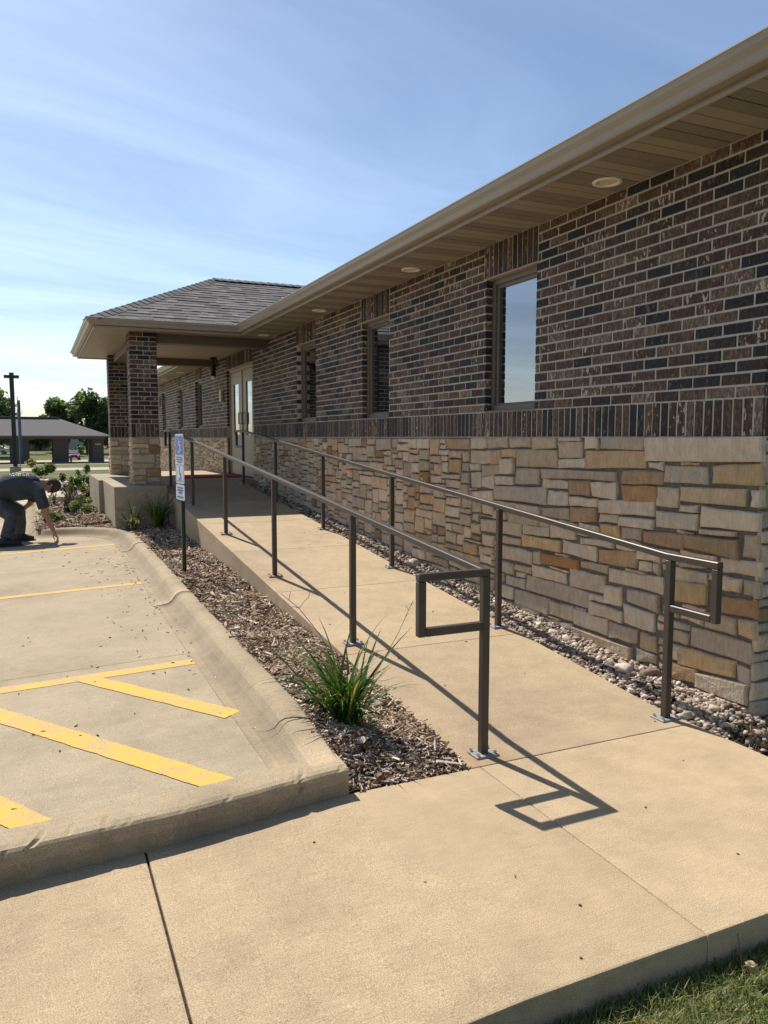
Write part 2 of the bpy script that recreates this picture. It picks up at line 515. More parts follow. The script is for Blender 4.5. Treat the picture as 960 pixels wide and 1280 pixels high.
M['bark'] = plain('bark', (0.10, 0.075, 0.055), 0.95, 0, 0.4, 8, 0.1, 0.8)
M['twig'] = plain('dry_stem', (0.20, 0.13, 0.075), 0.9, 0, 0.3, 30, 0.1, 0.4)
t = NT('ground_grass')
f = t.noise(1.3, 6, 0.7); f2 = t.noise(0.08, 4)
c = t.mix(0.5, t.ramp(f, [(0.3, (0.055, 0.075, 0.022)), (0.7, (0.15, 0.15, 0.055))]), t.ramp(f2, [(0.35, (0.07, 0.09, 0.03)), (0.7, (0.21, 0.185, 0.085))]))
M['ground'] = t.set(c, 0.95, None, 0.1, f, 1.0, 0.05)
M['green_post'] = plain('green_channel_post', (0.012, 0.035, 0.022), 0.45, 0.1, 0.1, 8)
M['sign_white'] = plain('sign_white', (0.62, 0.65, 0.70), 0.35, 0, 0.05, 15, 0.5, 0.02)
M['sign_blue'] = plain('sign_blue', (0.045, 0.11, 0.36), 0.35, 0, 0.08, 15, 0.5, 0.02)
M['asphalt'] = plain('asphalt', (0.10, 0.098, 0.095), 0.9, 0, 0.2, 2)

# ================================================================== SETTING
def lerp_tab(tab, x):
    if x <= tab[0][0]: return tab[0][1]
    for (a, p), (b, q) in zip(tab, tab[1:]):
        if x <= b: return p + (q - p) * (x - a) / (b - a)
    return tab[-1][1]
def smooth(a, b, x):
    k = min(1, max(0, (x - a) / (b - a)))
    return k * k * (3 - 2 * k)
def walk_z(x): return -0.045 * max(0.0, 1.15 - max(x, -6.0))
def lot_z(x): return 0.1 + 0.035 * (max(x, -6.0) - 0.9)
def ramp_z(y): return min(0.80, max(0.0, 0.0825 * (y - 3.12)))
def far_z(y): return lerp_tab([(14, -0.06), (20, -0.14), (107, -1.84), (132, -1.84), (165, -1.0), (240, 0.2), (900, 1.0)], y)
MULCH = [(2.93, -0.005), (3.3, 0.03), (3.9, 0.06), (5.0, 0.095), (5.9, 0.115), (7.6, 0.165), (9.8, 0.21), (11.6, 0.24)]
def kerb_h(y): return lerp_tab([(2.98, 0.014), (3.12, 0.035), (3.6, 0.100), (20, 0.115)], y)
def mulch_z(x, y):
    a = lot_z(1.1) + kerb_h(y) - 0.03
    b = lerp_tab(MULCH, y)
    k = smooth(1.14, 1.62, x)
    e = smooth(2.90, 3.22, y)
    return (a * (1 - k) + b * k) * e - 0.008 * (1 - e) + 0.018 * e * mnoise.noise(Vector((x * 5, y * 5, 3))) - 0.006
def rock_z(x, y):
    a = ramp_z(y) - 0.045
    b = 0.05 + 0.07 * max(0, y - 3.3)
    k = smooth(3.1, 3.36, x)
    if y < 2.85:
        b = 0.05 * smooth(1.9, 2.8, y) - 0.03
    return a * (1 - k) + b * k
def ground_z(x, y):
    if y > 12.2:
        near = min(far_z(y), lot_z(x) - 0.06 if x < 1.2 else 9)
        return near
    if x > 3.02 and y < 2.9:
        return -0.045 - 0.10 * (1 - smooth(1.45, 2.3, y)) - 0.05
    if y < 1.75:
        return -0.105 + min(0, walk_z(x))
    return min(-0.22, lot_z(x) - 0.3)

gx = [-400, -200, -100, -60, -30, -16, -8, -5, -3, -2, -1, -.5, 0, .5, 1, 1.3, 1.7, 2, 2.5, 3.0, 3.06, 3.3, 3.6, 4, 5, 7, 10, 14, 20, 35, 60, 100, 200, 400]
gy = [-60, -30, -12, -6, -3, -1, 0, .5, 1, 1.4, 1.72, 1.78, 2.0, 2.3, 2.6, 2.88, 2.95, 4, 6, 9, 12.1, 12.3, 14, 17, 20, 26, 34, 45, 60, 80, 107, 120, 132, 150, 165, 200, 240, 320, 500, 900]
gv = [(x, y, ground_z(x, y)) for y in gy for x in gx]
gf = [(j * len(gx) + i, j * len(gx) + i + 1, (j + 1) * len(gx) + i + 1, (j + 1) * len(gx) + i) for j in range(len(gy) - 1) for i in range(len(gx) - 1)]
tag(mk('ground', gv, gf, M['ground']), kind='structure')

def slab(name, x0, x1, y0, y1, zf, depth, mat, parent=None, step=0.15, rnd=0.008):
    def axis(a, b):
        n = max(1, int((b - a - 0.05) / step))
        return [a, a + 0.002, a + 0.008] + [a + 0.025 + (b - a - 0.05) * i / n for i in range(n + 1)] + [b - 0.008, b - 0.002, b]
    xs, ys = axis(x0, x1), axis(y0, y1)
    drop = {0: rnd, 1: rnd * 0.35, 2: rnd * 0.06}
    V, F = [], []
    for j, y in enumerate(ys):
        for i, x in enumerate(xs):
            k = min(i, j, len(xs) - 1 - i, len(ys) - 1 - j)
            w = 0.0012 * mnoise.noise(Vector((x * 2.2, y * 2.2, 0)))
            V.append((x, y, zf(x, y) - drop.get(k, 0) + w))
    nx, ny = len(xs), len(ys)
    for j in range(ny - 1):
        for i in range(nx - 1):
            F.append((j * nx + i, j * nx + i + 1, (j + 1) * nx + i + 1, (j + 1) * nx + i))
    rim = list(range(nx)) + [j * nx + nx - 1 for j in range(1, ny)] + [(ny - 1) * nx + i for i in range(nx - 2, -1, -1)] + [j * nx for j in range(ny - 2, 0, -1)]
    b0 = len(V)
    for r in rim:
        V.append((V[r][0], V[r][1], V[r][2] - depth))
    for k in range(len(rim)):
        a, b = k, (k + 1) % len(rim)
        F.append((rim[b], rim[a], b0 + a, b0 + b))
    return mk(name, V, F, mat, parent, smooth=False)

# sidewalk in front, slab by slab
walk = tag(empty('sidewalk', (0.3, 2.2, -0.1)), kind='structure')
for a, b in ((-6.0, -4.25), (-4.241, -2.75), (-2.741, -1.21), (-1.201, 0.311), (0.319, 1.7985), (1.8015, 3.10)):
    slab('concrete_slab', a, b, 1.60, 2.9135, lambda x, y: walk_z(x), 0.22, M['walk'], walk, rnd=0.005)
mk('joint_filler', *box(-6, 3.05, 1.63, 2.93, -0.32, -0.30), M['soil'], walk)
jf = MB()
for xx in (-4.2455, -2.7455, -1.2055, 0.315):
    jf.add(box(xx - 0.0042, xx + 0.0042, 1.61, 2.9, walk_z(xx) - 0.2, walk_z(xx) - 0.011))
jf.build('joint_filler', M['soil'], walk)

# ramp up to the porch
ramp = tag(empty('access_ramp', (2.4, 7.0, 0)), kind='structure')
js = [2.917, 4.50, 6.02, 7.54, 9.06, 10.58, 12.10, 12.82]
for a, b in zip(js, js[1:]):
    slab('concrete_slab', 1.75, 3.10, a + 0.0012, b - 0.0012, lambda x, y: ramp_z(y), 0.62, M['ramp'], ramp, rnd=0.004)

# parking lot
lot = tag(empty('parking_lot', (-1.0, 6.0, 0.05)), kind='structure')
LX = [-30, -14, -9, -6, -5, -4, -3, -2, -1.5, -1, -.6, -.3, 0, .3, .6, .9, 0.985]
LYs = [2.98, 3.5, 4.2, 5, 6, 7, 8, 9, 10, 10.8, 11.3, 11.8, 12.2, 12.9, 14, 17, 20]
lv = [(x, y, lot_z(x) + (0 if y < 13 else -0.015 * (y - 13))) for y in LYs for x in LX]
nlx = len(LX)
lf = []
for j in range(len(LYs) - 1):
    for i in range(nlx - 1):
        if LYs[j] >= 12.2 and LX[i] >= -0.3: continue
        lf.append((j * nlx + i, j * nlx + i + 1, (j + 1) * nlx + i + 1, (j + 1) * nlx + i))
for q0, q1 in ((0, 3), (3, 7), (7, 12), (12, 16)):
    hi_ = -0.0055 if q1 < 16 else 0.0
    pv = [(x, y + (hi_ if j == q1 else 0), z) for j in range(q0, q1 + 1) for (x, y, z) in lv[j * nlx:(j + 1) * nlx]]
    pf = [tuple(i - q0 * nlx for i in f) for f in lf if q0 * nlx <= f[0] < q1 * nlx]
    mk('concrete_surface', pv, pf, M['lot'], lot)

def strip(p0, p1, w, zoff=0.004):
    p0, p1 = Vector(p0), Vector(p1)
    d = (p1 - p0).normalized(); s = Vector((-d.y, d.x)) * w / 2
    n = int((p1 - p0).length / .012)
    V, F = [], []
    for i in range(n + 1):
        p = p0.lerp(p1, i / n)
        e = [p + s * (1 + 0.08 * mnoise.noise(Vector((p.x * 9, p.y * 9, 1))) + .05 * mnoise.noise(Vector((p.x * 60, p.y * 60, 1)))), p - s * (1 + 0.08 * mnoise.noise(Vector((p.x * 9, p.y * 9, 7))) + .05 * mnoise.noise(Vector((p.x * 60, p.y * 60, 3))))]
        for q in e:
            V.append((q.x, q.y, lot_z(q.x) + zoff))
    for i in range(n):
        F.append((2 * i, 2 * i + 1, 2 * i + 3, 2 * i + 2))
    return V, F
for p0, p1, w, zo in (((0.90, 10.60), (-5.2, 10.55), 0.095, .002), ((0.90, 7.66), (-5.2, 7.62), 0.10, .002), ((0.89, 4.80), (-5.2, 4.80), 0.115, .002),
                      ((0.205, 4.80), (0.86, 3.77), 0.115, .0035), ((-0.42, 4.66), (0.655, 3.00), 0.125, .0035), ((-1.05, 4.66), (-0.03, 2.97), 0.125, .0035), ((-1.75, 4.66), (-0.72, 2.97), 0.125, .0035), ((-2.45, 4.66), (-1.42, 2.97), 0.125, .0035)):
    mk('painted_line', *strip(p0, p1, w, zo), M['yellow'], lot)

# rolled kerb along the planting bed
kp = [(0.90, 2.98), (0.90, 3.25), (0.90, 3.6), (0.90, 4.1), (0.905, 5), (0.915, 6), (0.925, 7), (0.94, 8), (0.95, 9), (0.955, 9.9), (0.955, 10.6), (0.945, 10.95), (0.90, 11.25), (0.80, 11.53), (0.64, 11.76), (0.44, 11.92), (0.22, 11.99), (0.04, 12.03), (-0.08, 12.14), (-0.14, 12.32), (-0.16, 12.6), (-0.16, 13.5), (-0.16, 16), (-0.16, 19.8)]
kpd = []
for (a, b) in zip(kp, kp[1:]):
    n = max(1, int((Vector(b) - Vector(a)).length / 0.14))
    for i in range(n):
        kpd.append(tuple(Vector(a).lerp(Vector(b), i / n)))
kpd.append(kp[-1])
prof = [(-0.05, 0.012), (0.0, 0.02), (0.045, 0.09), (0.08, 0.34), (0.108, 0.72), (0.135, 0.92), (0.165, 1.0), (0.225, 0.99), (0.238, 0.92), (0.242, -2.6)]
def kz(x, y, i):
    return lot_z(x) + 0.006 * mnoise.noise(Vector((x * 1.7, y * 1.7, 4))) * 0.5, kerb_h(y)
for s0, s1 in zip((0, 23, 46, 66), (23, 46, 66, len(kpd) - 1)):
    sg_ = kpd[s0:s1 + 1]
    if s0: sg_[0] = tuple(Vector(sg_[0]).lerp(Vector(sg_[1]), .016))
    kv, kf = sweep(sg_, prof, kz)
    kv = [(x, y, z + 0.001 * mnoise.noise(Vector((x * 9, y * 9, 2)))) for x, y, z in kv]
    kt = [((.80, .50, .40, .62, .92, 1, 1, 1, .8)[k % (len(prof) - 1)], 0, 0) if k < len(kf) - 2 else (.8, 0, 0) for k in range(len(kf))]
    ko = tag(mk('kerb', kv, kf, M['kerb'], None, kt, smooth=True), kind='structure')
    for pq in (-1, -2): ko.data.polygons[pq].use_smooth = False
    for k, pq in enumerate(ko.data.polygons):
        if k % (len(prof) - 1) == len(prof) - 2: pq.use_smooth = False

# front kerb: the lot's chipped end, a step above the sidewalk
fx = [-6 + i * 0.02 for i in range(int((1.150 + 6) / 0.02))] + [1.150]
pr = [(0.004, -0.30), (0.002, -0.14), (0.0, -0.06), (0.001, -0.028), (0.006, -0.012), (0.018, -0.003), (0.045, 0.002), (0.10, 0.003), (0.165, 0.002)]
fv, ff = [], []
for i, x in enumerate(fx):
    yb = 2.862 + 0.045 * smooth(0.4, 1.15, x)
    for j, (o, z) in enumerate(pr):
        ch = 0.0
        if 2 <= j <= 6:
            c0 = mnoise.noise(Vector((x * 3.1, 0.3, 5))); c1 = mnoise.noise(Vector((x * 14, 1.3, 8))); c2 = mnoise.noise(Vector((x * 40, j * 1.0, 2)))
            ch = max(0, c0 * 0.3 + c1 * 0.35 + c2 * 0.45 - 0.20)
        n0 = 0.004 * mnoise.noise(Vector((x * 9, j * 0.7, 3)))
        zz = lot_z(x) + 0.006 + z - ch * 0.05 * (1 if j >= 3 else .3)
        fv.append((x, yb + o + ch * 0.055 * (1 if j < 6 else .3) + n0, zz))
npf = len(pr)
for i in range(len(fx) - 1):
    for j in range(npf - 1):
        ff.append((i * npf + j, (i + 1) * npf + j, (i + 1) * npf + j + 1, i * npf + j + 1))
ff.append(tuple((len(fx) - 1) * npf + j for j in range(npf)))
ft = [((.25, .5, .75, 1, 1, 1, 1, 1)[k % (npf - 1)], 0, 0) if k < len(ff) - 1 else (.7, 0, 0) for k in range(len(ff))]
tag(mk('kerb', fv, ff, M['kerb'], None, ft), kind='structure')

# planting beds
def bed(name, xs, ys, zf, mat):
    V = [(x, y, zf(x, y)) for y in ys for x in xs]
    n = len(xs)
    F = [(j * n + i, j * n + i + 1, (j + 1) * n + i + 1, (j + 1) * n + i) for j in range(len(ys) - 1) for i in range(n - 1)]
    return tag(mk(name, V, F, mat, smooth=True), kind='structure')
def fr(a, b, s):
    n = max(1, int(round((b - a) / s)))
    return [a + (b - a) * i / n for i in range(n + 1)]
bed('planting_bed', fr(1.10, 1.76, 0.05), fr(2.91, 11.75, 0.06), mulch_z, M['soil'])
def far_bed_z(x, y): return 0.185 + 0.02 * mnoise.noise(Vector((x * 3, y * 3, 1))) - 0.02 * max(0, y - 15) + 0.05 * smooth(0.5, 1.0, x) - 0.04 * (1 - smooth(-0.1, 0.3, x))
bed('planting_bed', fr(-0.02, 1.1, 0.1), fr(12.2, 19.8, 0.2), far_bed_z, M['soil'])
BX = fr(0.5, 1.25, 0.05)
def bed_y0(x): return lerp_tab([(0.5, 12.12), (0.65, 12.0), (0.85, 11.83), (1.0, 11.6), (1.1, 11.35), (1.18, 11.0), (1.25, 10.9)], x)
bv_ = [(x, bed_y0(x) + (12.3 - bed_y0(x)) * k / 8, lot_z(x) + .09 + .012 * k * .3) for k in range(9) for x in BX]
tag(mk('planting_bed', bv_, [(j * len(BX) + i, j * len(BX) + i + 1, (j + 1) * len(BX) + i + 1, (j + 1) * len(BX) + i) for j in range(8) for i in range(len(BX) - 1)], M['soil'], smooth=True), kind='structure')
bed('rock_bed', fr(3.10, 3.42, 0.04), fr(2.2, 12.8, 0.1), lambda x, y: rock_z(x, y) - 0.012, M['soil'])
bed('rock_bed', fr(3.42, 4.6, 0.1), fr(1.5, 2.84, 0.1), lambda x, y: -0.05 - 0.05 * (1 - smooth(1.5, 2.4, y)) + 0.01 * mnoise.noise(Vector((x * 4, y * 4, 0))), M['soil'])
bed('rock_bed', fr(3.085, 3.42, 0.06), fr(1.6, 2.2, 0.1), lambda x, y: rock_z(x, y) - 0.012 - 0.07 * (1 - smooth(1.6, 2.2, y)), M['soil'])

# porch slab and plinths
porch = tag(empty('porch', (2.2, 13.9, 0)), kind='structure')
slab('porch_floor', 1.74, 3.40, 12.83, 16.6, lambda x, y: 0.80, 0.9, M['ramp'], porch)
slab('plinth', 1.0, 1.735, 11.55, 13.50, lambda x, y: 0.80, 0.75, M['plinth'], porch)
slab('plinth', 0.93, 1.735, 13.51, 15.95, lambda x, y: 0.80, 0.75, M['plinth'], porch)

# ================================================================== BUILDING
XW, YS, YN, XE = 3.40, 2.81, 25.0, 13.4
ZST, ZSO, ZBR, ZSF = 1.50, 1.707, 1.707, 3.04
COURSE, BL, JT = 0.0667, 0.195, 0.0125
bld = empty('brick_building', (3.4, 2.81, 0), 'long brick and limestone building with wide tan eaves and a hipped entrance porch', 'building')
WIN = [(4.80, 5.50), (7.40, 8.12), (9.70, 10.50), (17.30, 18.05), (19.75, 20.45), (22.50, 23.15)]
WZ0, WZ1 = 1.707, 2.775
DOOR = (12.92, 14.86, 0.80, 2.775)
OPEN = [(a, b, WZ0, WZ1) for a, b in WIN] + [DOOR]

def west(u, v, w): return (XW - w, u, v)
def south(u, v, w): return (XW + u, YS - w, v)

def panel(mapf, u0, u1, v0, v1, opens, depth=0.13):
    us = sorted(set([u0, u1] + [q for o in opens for q in o[:2] if u0 < q < u1]))
    vs = sorted(set([v0, v1] + [q for o in opens for q in o[2:] if v0 < q < v1]))
    V, F = [], []
    for a, b in zip(us, us[1:]):
        for c, d in zip(vs, vs[1:]):
            mu, mv = (a + b) / 2, (c + d) / 2
            if any(o[0] < mu < o[1] and o[2] < mv < o[3] for o in opens): continue
            n = len(V)
            V += [mapf(a, c, 0), mapf(b, c, 0), mapf(b, d, 0), mapf(a, d, 0)]
            F.append((n, n + 1, n + 2, n + 3))
    for o in opens:
        a, b, c, d = o[0], o[1], max(o[2], v0), min(o[3], v1)
        if c >= d or b < u0 or a > u1: continue
        for q in ((a, c, a, d), (b, c, b, d), (a, c, b, c), (a, d, b, d)):
            if q[1] == q[3] and (q[1] in (v0, v1)) and q[1] not in (o[2], o[3]): continue
            n = len(V)
            V += [mapf(q[0], q[1], 0), mapf(q[2], q[3], 0), mapf(q[2], q[3], -depth), mapf(q[0], q[1], -depth)]
            F.append((n, n + 1, n + 2, n + 3))
    return V, F

def brick_piece(mapf, u0, u1, v0, v1, back, proud, ch=0.002):
    j = lambda: random.uniform(-0.0015, 0.0015)
    p = proud + random.uniform(-0.001, 0.0015)
    V = []
    for (a, w) in ((0, back), (0, p - ch), (ch, p)):
        for (u, v) in ((u0 + a, v0 + a), (u1 - a, v0 + a), (u1 - a, v1 - a), (u0 + a, v1 - a)):
            V.append(mapf(u + j(), v + j(), w + (j() * 0.6 if w > 0 else 0)))
    F = [(8, 9, 10, 11)]
    for r in (0, 4):
        for k in range(4):
            F.append((r + k, r + (k + 1) % 4, r + 4 + (k + 1) % 4, r + 4 + k))
    c = random.random()
    return V, F, (c * 0.97 if c < .985 else 1.0, random.random(), random.random())

HEAD = [(a - 0.005, b + 0.03, WZ1, ZSF) for a, b in WIN] + [(DOOR[0] - .03, DOOR[1] + .03, DOOR[3], ZSF)]
def brick_field(mapf, u0, u1, opens, heads, seed):
    random.seed(seed)
    run, sol = [], []
    for r in range(20):
        v0 = ZBR + r * COURSE + JT / 2; v1 = v0 + COURSE - JT
        vm = (v0 + v1) / 2
        blk = sorted([(o[0], o[1], 1) for o in opens if o[2] < vm < o[3]] + [(h[0], h[1], 0) for h in heads if h[2] < vm < h[3]])
        segs, cur, cut = [], u0, 2
        for a, b, k in blk:
            segs.append((cur, a, cut, k)); cur, cut = b, k
        segs.append((cur, u1, cut, 2))
        off = (0.0 if r % 2 else -BL / 2) + 0.089
        k = 0
        for (a, b, ka, kb) in segs:
            n0 = math.floor((a - u0 - off) / BL)
            u = u0 + off + n0 * BL
            while u < b:
                p, q = u + JT / 2, u + BL - JT / 2
                back = -0.004
                p2, q2 = max(p, a + (JT / 2 if ka == 0 else 0)), min(q, b - (JT / 2 if kb == 0 else 0))
                if p <= a and ka == 1: p2, back = a - 0.004, -0.105
                if q >= b and kb == 1: q2, back = b + 0.004, -0.105
                if p <= a and ka == 2: p2 = a - 0.007; 
                if q2 - p2 > 0.022:
                    run.append(brick_piece(mapf, p2, q2, v0, v1, back, 0.0035))
                u += BL
    # soldier band
    n = int(round((u1 - u0) / 0.0655)); s = (u1 - u0) / n
    for i in range(n):
        a, b = u0 + i * s + 0.0060, u0 + (i + 1) * s - 0.0060
        if i == 0: a = u0 - 0.007
        if any(o[2] < 1.55 and o[0] - 0.02 < (a + b) / 2 < o[1] + 0.02 for o in opens): continue
        sol.append(brick_piece(mapf, a, b, ZST + 0.008, ZSO - 0.004, -0.004, 0.0035))
    for h in heads:
        n = max(1, int(round((h[1] - h[0]) / 0.0677))); s = (h[1] - h[0]) / n
        for i in range(n):
            sol.append(brick_piece(mapf, h[0] + i * s + 0.005, h[0] + (i + 1) * s - 0.005, WZ1 + 0.012, ZSF - 0.003, -0.09, 0.0035))
    return run, sol

bw = mk('brick_wall', *panel(west, YS, YN, ZST, 3.10, OPEN), M['mortar'], bld)
run, sol = brick_field(west, YS, YN, OPEN, HEAD, 5)
emit('brick', run, M['brick'], bw, 300, 'far_bricks')
emit('soldier_brick', sol, M['brick'], bw, 300, 'far_soldier_bricks')
be = mk('brick_wall', *panel(south, 0, XE - XW, ZST, 3.10, []), M['mortar'], bld)
run, sol = brick_field(south, 0.0, XE - XW, [], [], 6)
emit('brick', run, M['brick'], be, 300, 'far_bricks', 14)
emit('soldier_brick', sol, M['brick'], be, 300, 'far_soldier_bricks', 14)
mk('rear_wall', [(XE, YS, -0.3), (XE, YN, -0.3), (XE, YN, 3.1), (XE, YS, 3.1), (XW, YN, -0.3), (XW, YN, 3.1)], [(0, 1, 2, 3), (4, 1, 2, 5)], M['brick'], bld, (0.5, .5, .5))

# limestone wainscot: the near stones as measured, the rest laid at random in the same bond
TRACED = [(5.705,1.498,5.459,1.498,5.457,1.415,5.703,1.401),
(5.448,1.498,5.139,1.498,5.137,1.425,5.446,1.415),
(5.126,1.498,4.831,1.498,4.829,1.429,5.124,1.423),
(4.822,1.498,4.528,1.498,4.525,1.426,4.819,1.418),
(4.497,1.502,4.247,1.502,4.246,1.475,4.497,1.48),
(4.205,1.502,4.073,1.502,4.07,1.428,4.202,1.431),
(4.05,1.502,3.647,1.502,3.644,1.429,4.047,1.424),
(4.496,1.467,4.236,1.469,4.232,1.364,4.492,1.36),
(5.703,1.386,5.397,1.395,5.394,1.288,5.7,1.282),
(5.389,1.398,5.236,1.401,5.233,1.289,5.386,1.284),
(5.229,1.408,5.027,1.41,5.025,1.348,5.227,1.346),
(5.015,1.408,4.502,1.409,4.498,1.291,5.011,1.275),
(4.492,1.346,4.204,1.355,4.202,1.301,4.49,1.287),
(4.197,1.41,3.633,1.419,3.628,1.314,4.193,1.296),
(5.234,1.331,5.058,1.338,5.055,1.217,5.231,1.209),
(5.516,1.268,5.243,1.282,5.241,1.218,5.514,1.178),
(5.7,1.274,5.544,1.279,5.543,1.228,5.699,1.222),
(5.008,1.265,4.715,1.266,4.712,1.156,5.005,1.143),
(4.687,1.266,3.887,1.283,3.884,1.224,4.685,1.207),
(5.699,1.204,5.523,1.214,5.52,1.082,5.696,1.075),
(5.514,1.171,5.334,1.196,5.331,1.082,5.512,1.098),
(5.323,1.189,5.05,1.196,5.048,1.131,5.321,1.12),
(4.678,1.197,4.378,1.197,4.376,1.143,4.676,1.139),
(4.355,1.205,4.126,1.207,4.122,1.112,4.351,1.106),
(4.119,1.201,3.879,1.211,3.874,1.103,4.115,1.107),
(5.666,1.047,5.341,1.062,5.339,0.981,5.665,0.969),
(5.321,1.108,4.625,1.135,4.621,1.01,5.319,1.009),
(4.601,1.114,4.369,1.12,4.365,1.022,4.598,1.016),
(4.352,1.094,4.056,1.088,4.054,1.041,4.35,1.031),
(4.342,1.021,4.057,1.029,4.054,0.942,4.338,0.922),
(4.046,1.088,3.537,1.113,3.533,1.026,4.042,1.009),
(4.038,0.996,3.858,1.003,3.856,0.953,4.036,0.946),
(3.842,0.997,3.549,1.006,3.547,0.946,3.84,0.944),
(4.684,0.983,4.349,1.005,4.346,0.925,4.682,0.922),
(5.019,0.989,4.7,0.988,4.698,0.936,5.018,0.934),
(5.121,0.907,4.706,0.888,4.705,0.851,5.119,0.828),
(4.696,0.889,4.572,0.889,4.571,0.853,4.695,0.849),
(5.506,0.826,4.92,0.841,4.917,0.741,5.504,0.728),
(4.906,0.836,4.567,0.853,4.564,0.78,4.904,0.766),
(4.564,0.878,4.286,0.859,4.283,0.796,4.56,0.78),
(4.261,0.86,4.039,0.848,4.038,0.831,4.26,0.833),
(4.227,0.82,3.895,0.821,3.893,0.783,4.225,0.783),
(3.868,0.821,3.694,0.825,3.692,0.79,3.867,0.784),
(4.917,0.758,4.443,0.768,4.44,0.681,4.915,0.674),
(4.427,0.77,4.055,0.767,4.052,0.681,4.424,0.683),
(4.032,0.762,3.681,0.79,3.676,0.683,4.028,0.67),
(5.253,0.712,4.943,0.716,4.941,0.664,5.252,0.658),
(5.554,0.585,5.366,0.595,5.364,0.536,5.553,0.521),
(5.252,0.644,4.776,0.643,4.773,0.55,5.249,0.536),
(4.77,0.648,4.686,0.656,4.683,0.56,4.767,0.553),
(4.671,0.653,4.23,0.657,4.227,0.594,4.669,0.57),
(4.206,0.658,3.936,0.661,3.934,0.612,4.205,0.614),
(4.336,0.585,3.97,0.589,3.966,0.479,4.331,0.458),
(3.932,0.645,3.454,0.66,3.45,0.566,3.929,0.569),
(5.26,0.513,5.023,0.512,5.021,0.425,5.258,0.418),
(5.01,0.514,4.783,0.519,4.782,0.474,5.008,0.471),
(4.992,0.456,4.873,0.46,4.872,0.427,4.991,0.421),
(4.777,0.541,4.376,0.543,4.373,0.469,4.775,0.46),
(4.846,0.454,4.116,0.454,4.112,0.344,4.843,0.342),
(5.136,0.403,4.86,0.412,4.858,0.339,5.134,0.339),
(5.258,0.411,5.167,0.414,5.165,0.347,5.256,0.335),
(4.111,0.446,3.976,0.454,3.975,0.415,4.109,0.406),
(3.973,0.533,3.809,0.535,3.804,0.416,3.968,0.411),
(3.756,0.542,3.483,0.553,3.479,0.451,3.753,0.47),
(5.255,0.318,5.018,0.323,5.015,0.234,5.253,0.212),
(5.004,0.319,4.554,0.32,4.551,0.212,5.001,0.207),
(4.544,0.313,4.28,0.319,4.276,0.213,4.541,0.217),
(4.276,0.314,3.931,0.301,3.927,0.201,4.272,0.202),
(4.122,0.392,3.795,0.391,3.792,0.32,4.119,0.312),
(3.777,0.441,3.51,0.426,3.505,0.314,3.772,0.323),
(3.91,0.3,3.648,0.299,3.644,0.21,3.906,0.201),
(4.666,0.171,4.303,0.189,4.301,0.146,4.665,0.14),
(4.289,0.175,3.702,0.168,3.699,0.093,4.286,0.08),
(5.031,0.207,4.677,0.201,4.676,0.15,5.029,0.127),
(3.646,1.504,2.8,1.503,2.793,1.379,3.639,1.359),
(3.605,1.351,3.487,1.351,3.485,1.309,3.603,1.318),
(3.472,1.336,3.146,1.34,3.141,1.239,3.467,1.238),
(3.109,1.348,2.799,1.367,2.793,1.249,3.104,1.257),
(3.828,1.294,3.48,1.302,3.476,1.222,3.824,1.21),
(3.824,1.198,3.529,1.212,3.524,1.104,3.82,1.105),
(3.528,1.201,3.351,1.211,3.346,1.101,3.523,1.086),
(3.34,1.21,2.887,1.228,2.882,1.143,3.336,1.132),
(2.85,1.227,2.789,1.227,2.784,1.144,2.845,1.142),
(3.346,1.112,3.209,1.116,3.207,1.078,3.345,1.075),
(3.529,1.056,3.198,1.064,3.193,0.975,3.525,0.963),
(3.184,1.114,2.8,1.11,2.795,1.017,3.179,1.009),
(3.189,0.995,2.944,0.993,2.942,0.969,3.187,0.969),
(3.626,0.929,3.3,0.944,3.295,0.853,3.623,0.86),
(3.293,0.944,2.922,0.951,2.917,0.855,3.289,0.867),
(2.891,0.987,2.794,0.994,2.788,0.878,2.885,0.872),
(3.812,0.931,3.64,0.94,3.636,0.868,3.81,0.866),
(3.683,0.814,3.485,0.803,3.483,0.754,3.681,0.751),
(3.659,0.74,3.548,0.742,3.545,0.684,3.656,0.681),
(3.535,0.744,3.482,0.745,3.479,0.679,3.533,0.684),
(3.398,0.746,3.128,0.745,3.125,0.682,3.395,0.669),
(3.404,0.66,3.125,0.684,3.119,0.568,3.398,0.539),
(3.308,0.791,3.13,0.783,3.129,0.77,3.307,0.765),
(3.386,0.788,3.317,0.788,3.316,0.763,3.385,0.762),
(3.331,0.849,3.066,0.847,3.064,0.814,3.33,0.823),
(3.045,0.846,2.771,0.858,2.767,0.782,3.041,0.772),
(3.049,0.75,2.897,0.746,2.893,0.684,3.045,0.671),
(2.883,0.753,2.781,0.758,2.776,0.672,2.879,0.673),
(3.047,0.637,2.793,0.649,2.788,0.559,3.043,0.545),
(3.117,0.526,2.914,0.535,2.91,0.452,3.113,0.445),
(2.895,0.535,2.794,0.542,2.789,0.447,2.891,0.451),
(3.226,0.424,2.813,0.425,2.807,0.313,3.22,0.311),
(3.399,0.426,3.233,0.422,3.232,0.399,3.396,0.383),
(3.4,0.371,3.242,0.372,3.239,0.312,3.396,0.299),
(3.31,0.293,2.913,0.297,2.909,0.207,3.305,0.182),
(2.901,0.292,2.82,0.285,2.815,0.197,2.897,0.202),
(3.18,0.167,2.822,0.199,2.815,0.079,3.175,0.081),
(3.401,0.293,3.295,0.288,3.29,0.199,3.396,0.189),
(3.623,0.291,3.484,0.296,3.479,0.195,3.619,0.197),
(3.651,0.184,3.485,0.184,3.482,0.138,3.648,0.103),
(3.395,0.18,3.169,0.179,3.165,0.101,3.39,0.08)]
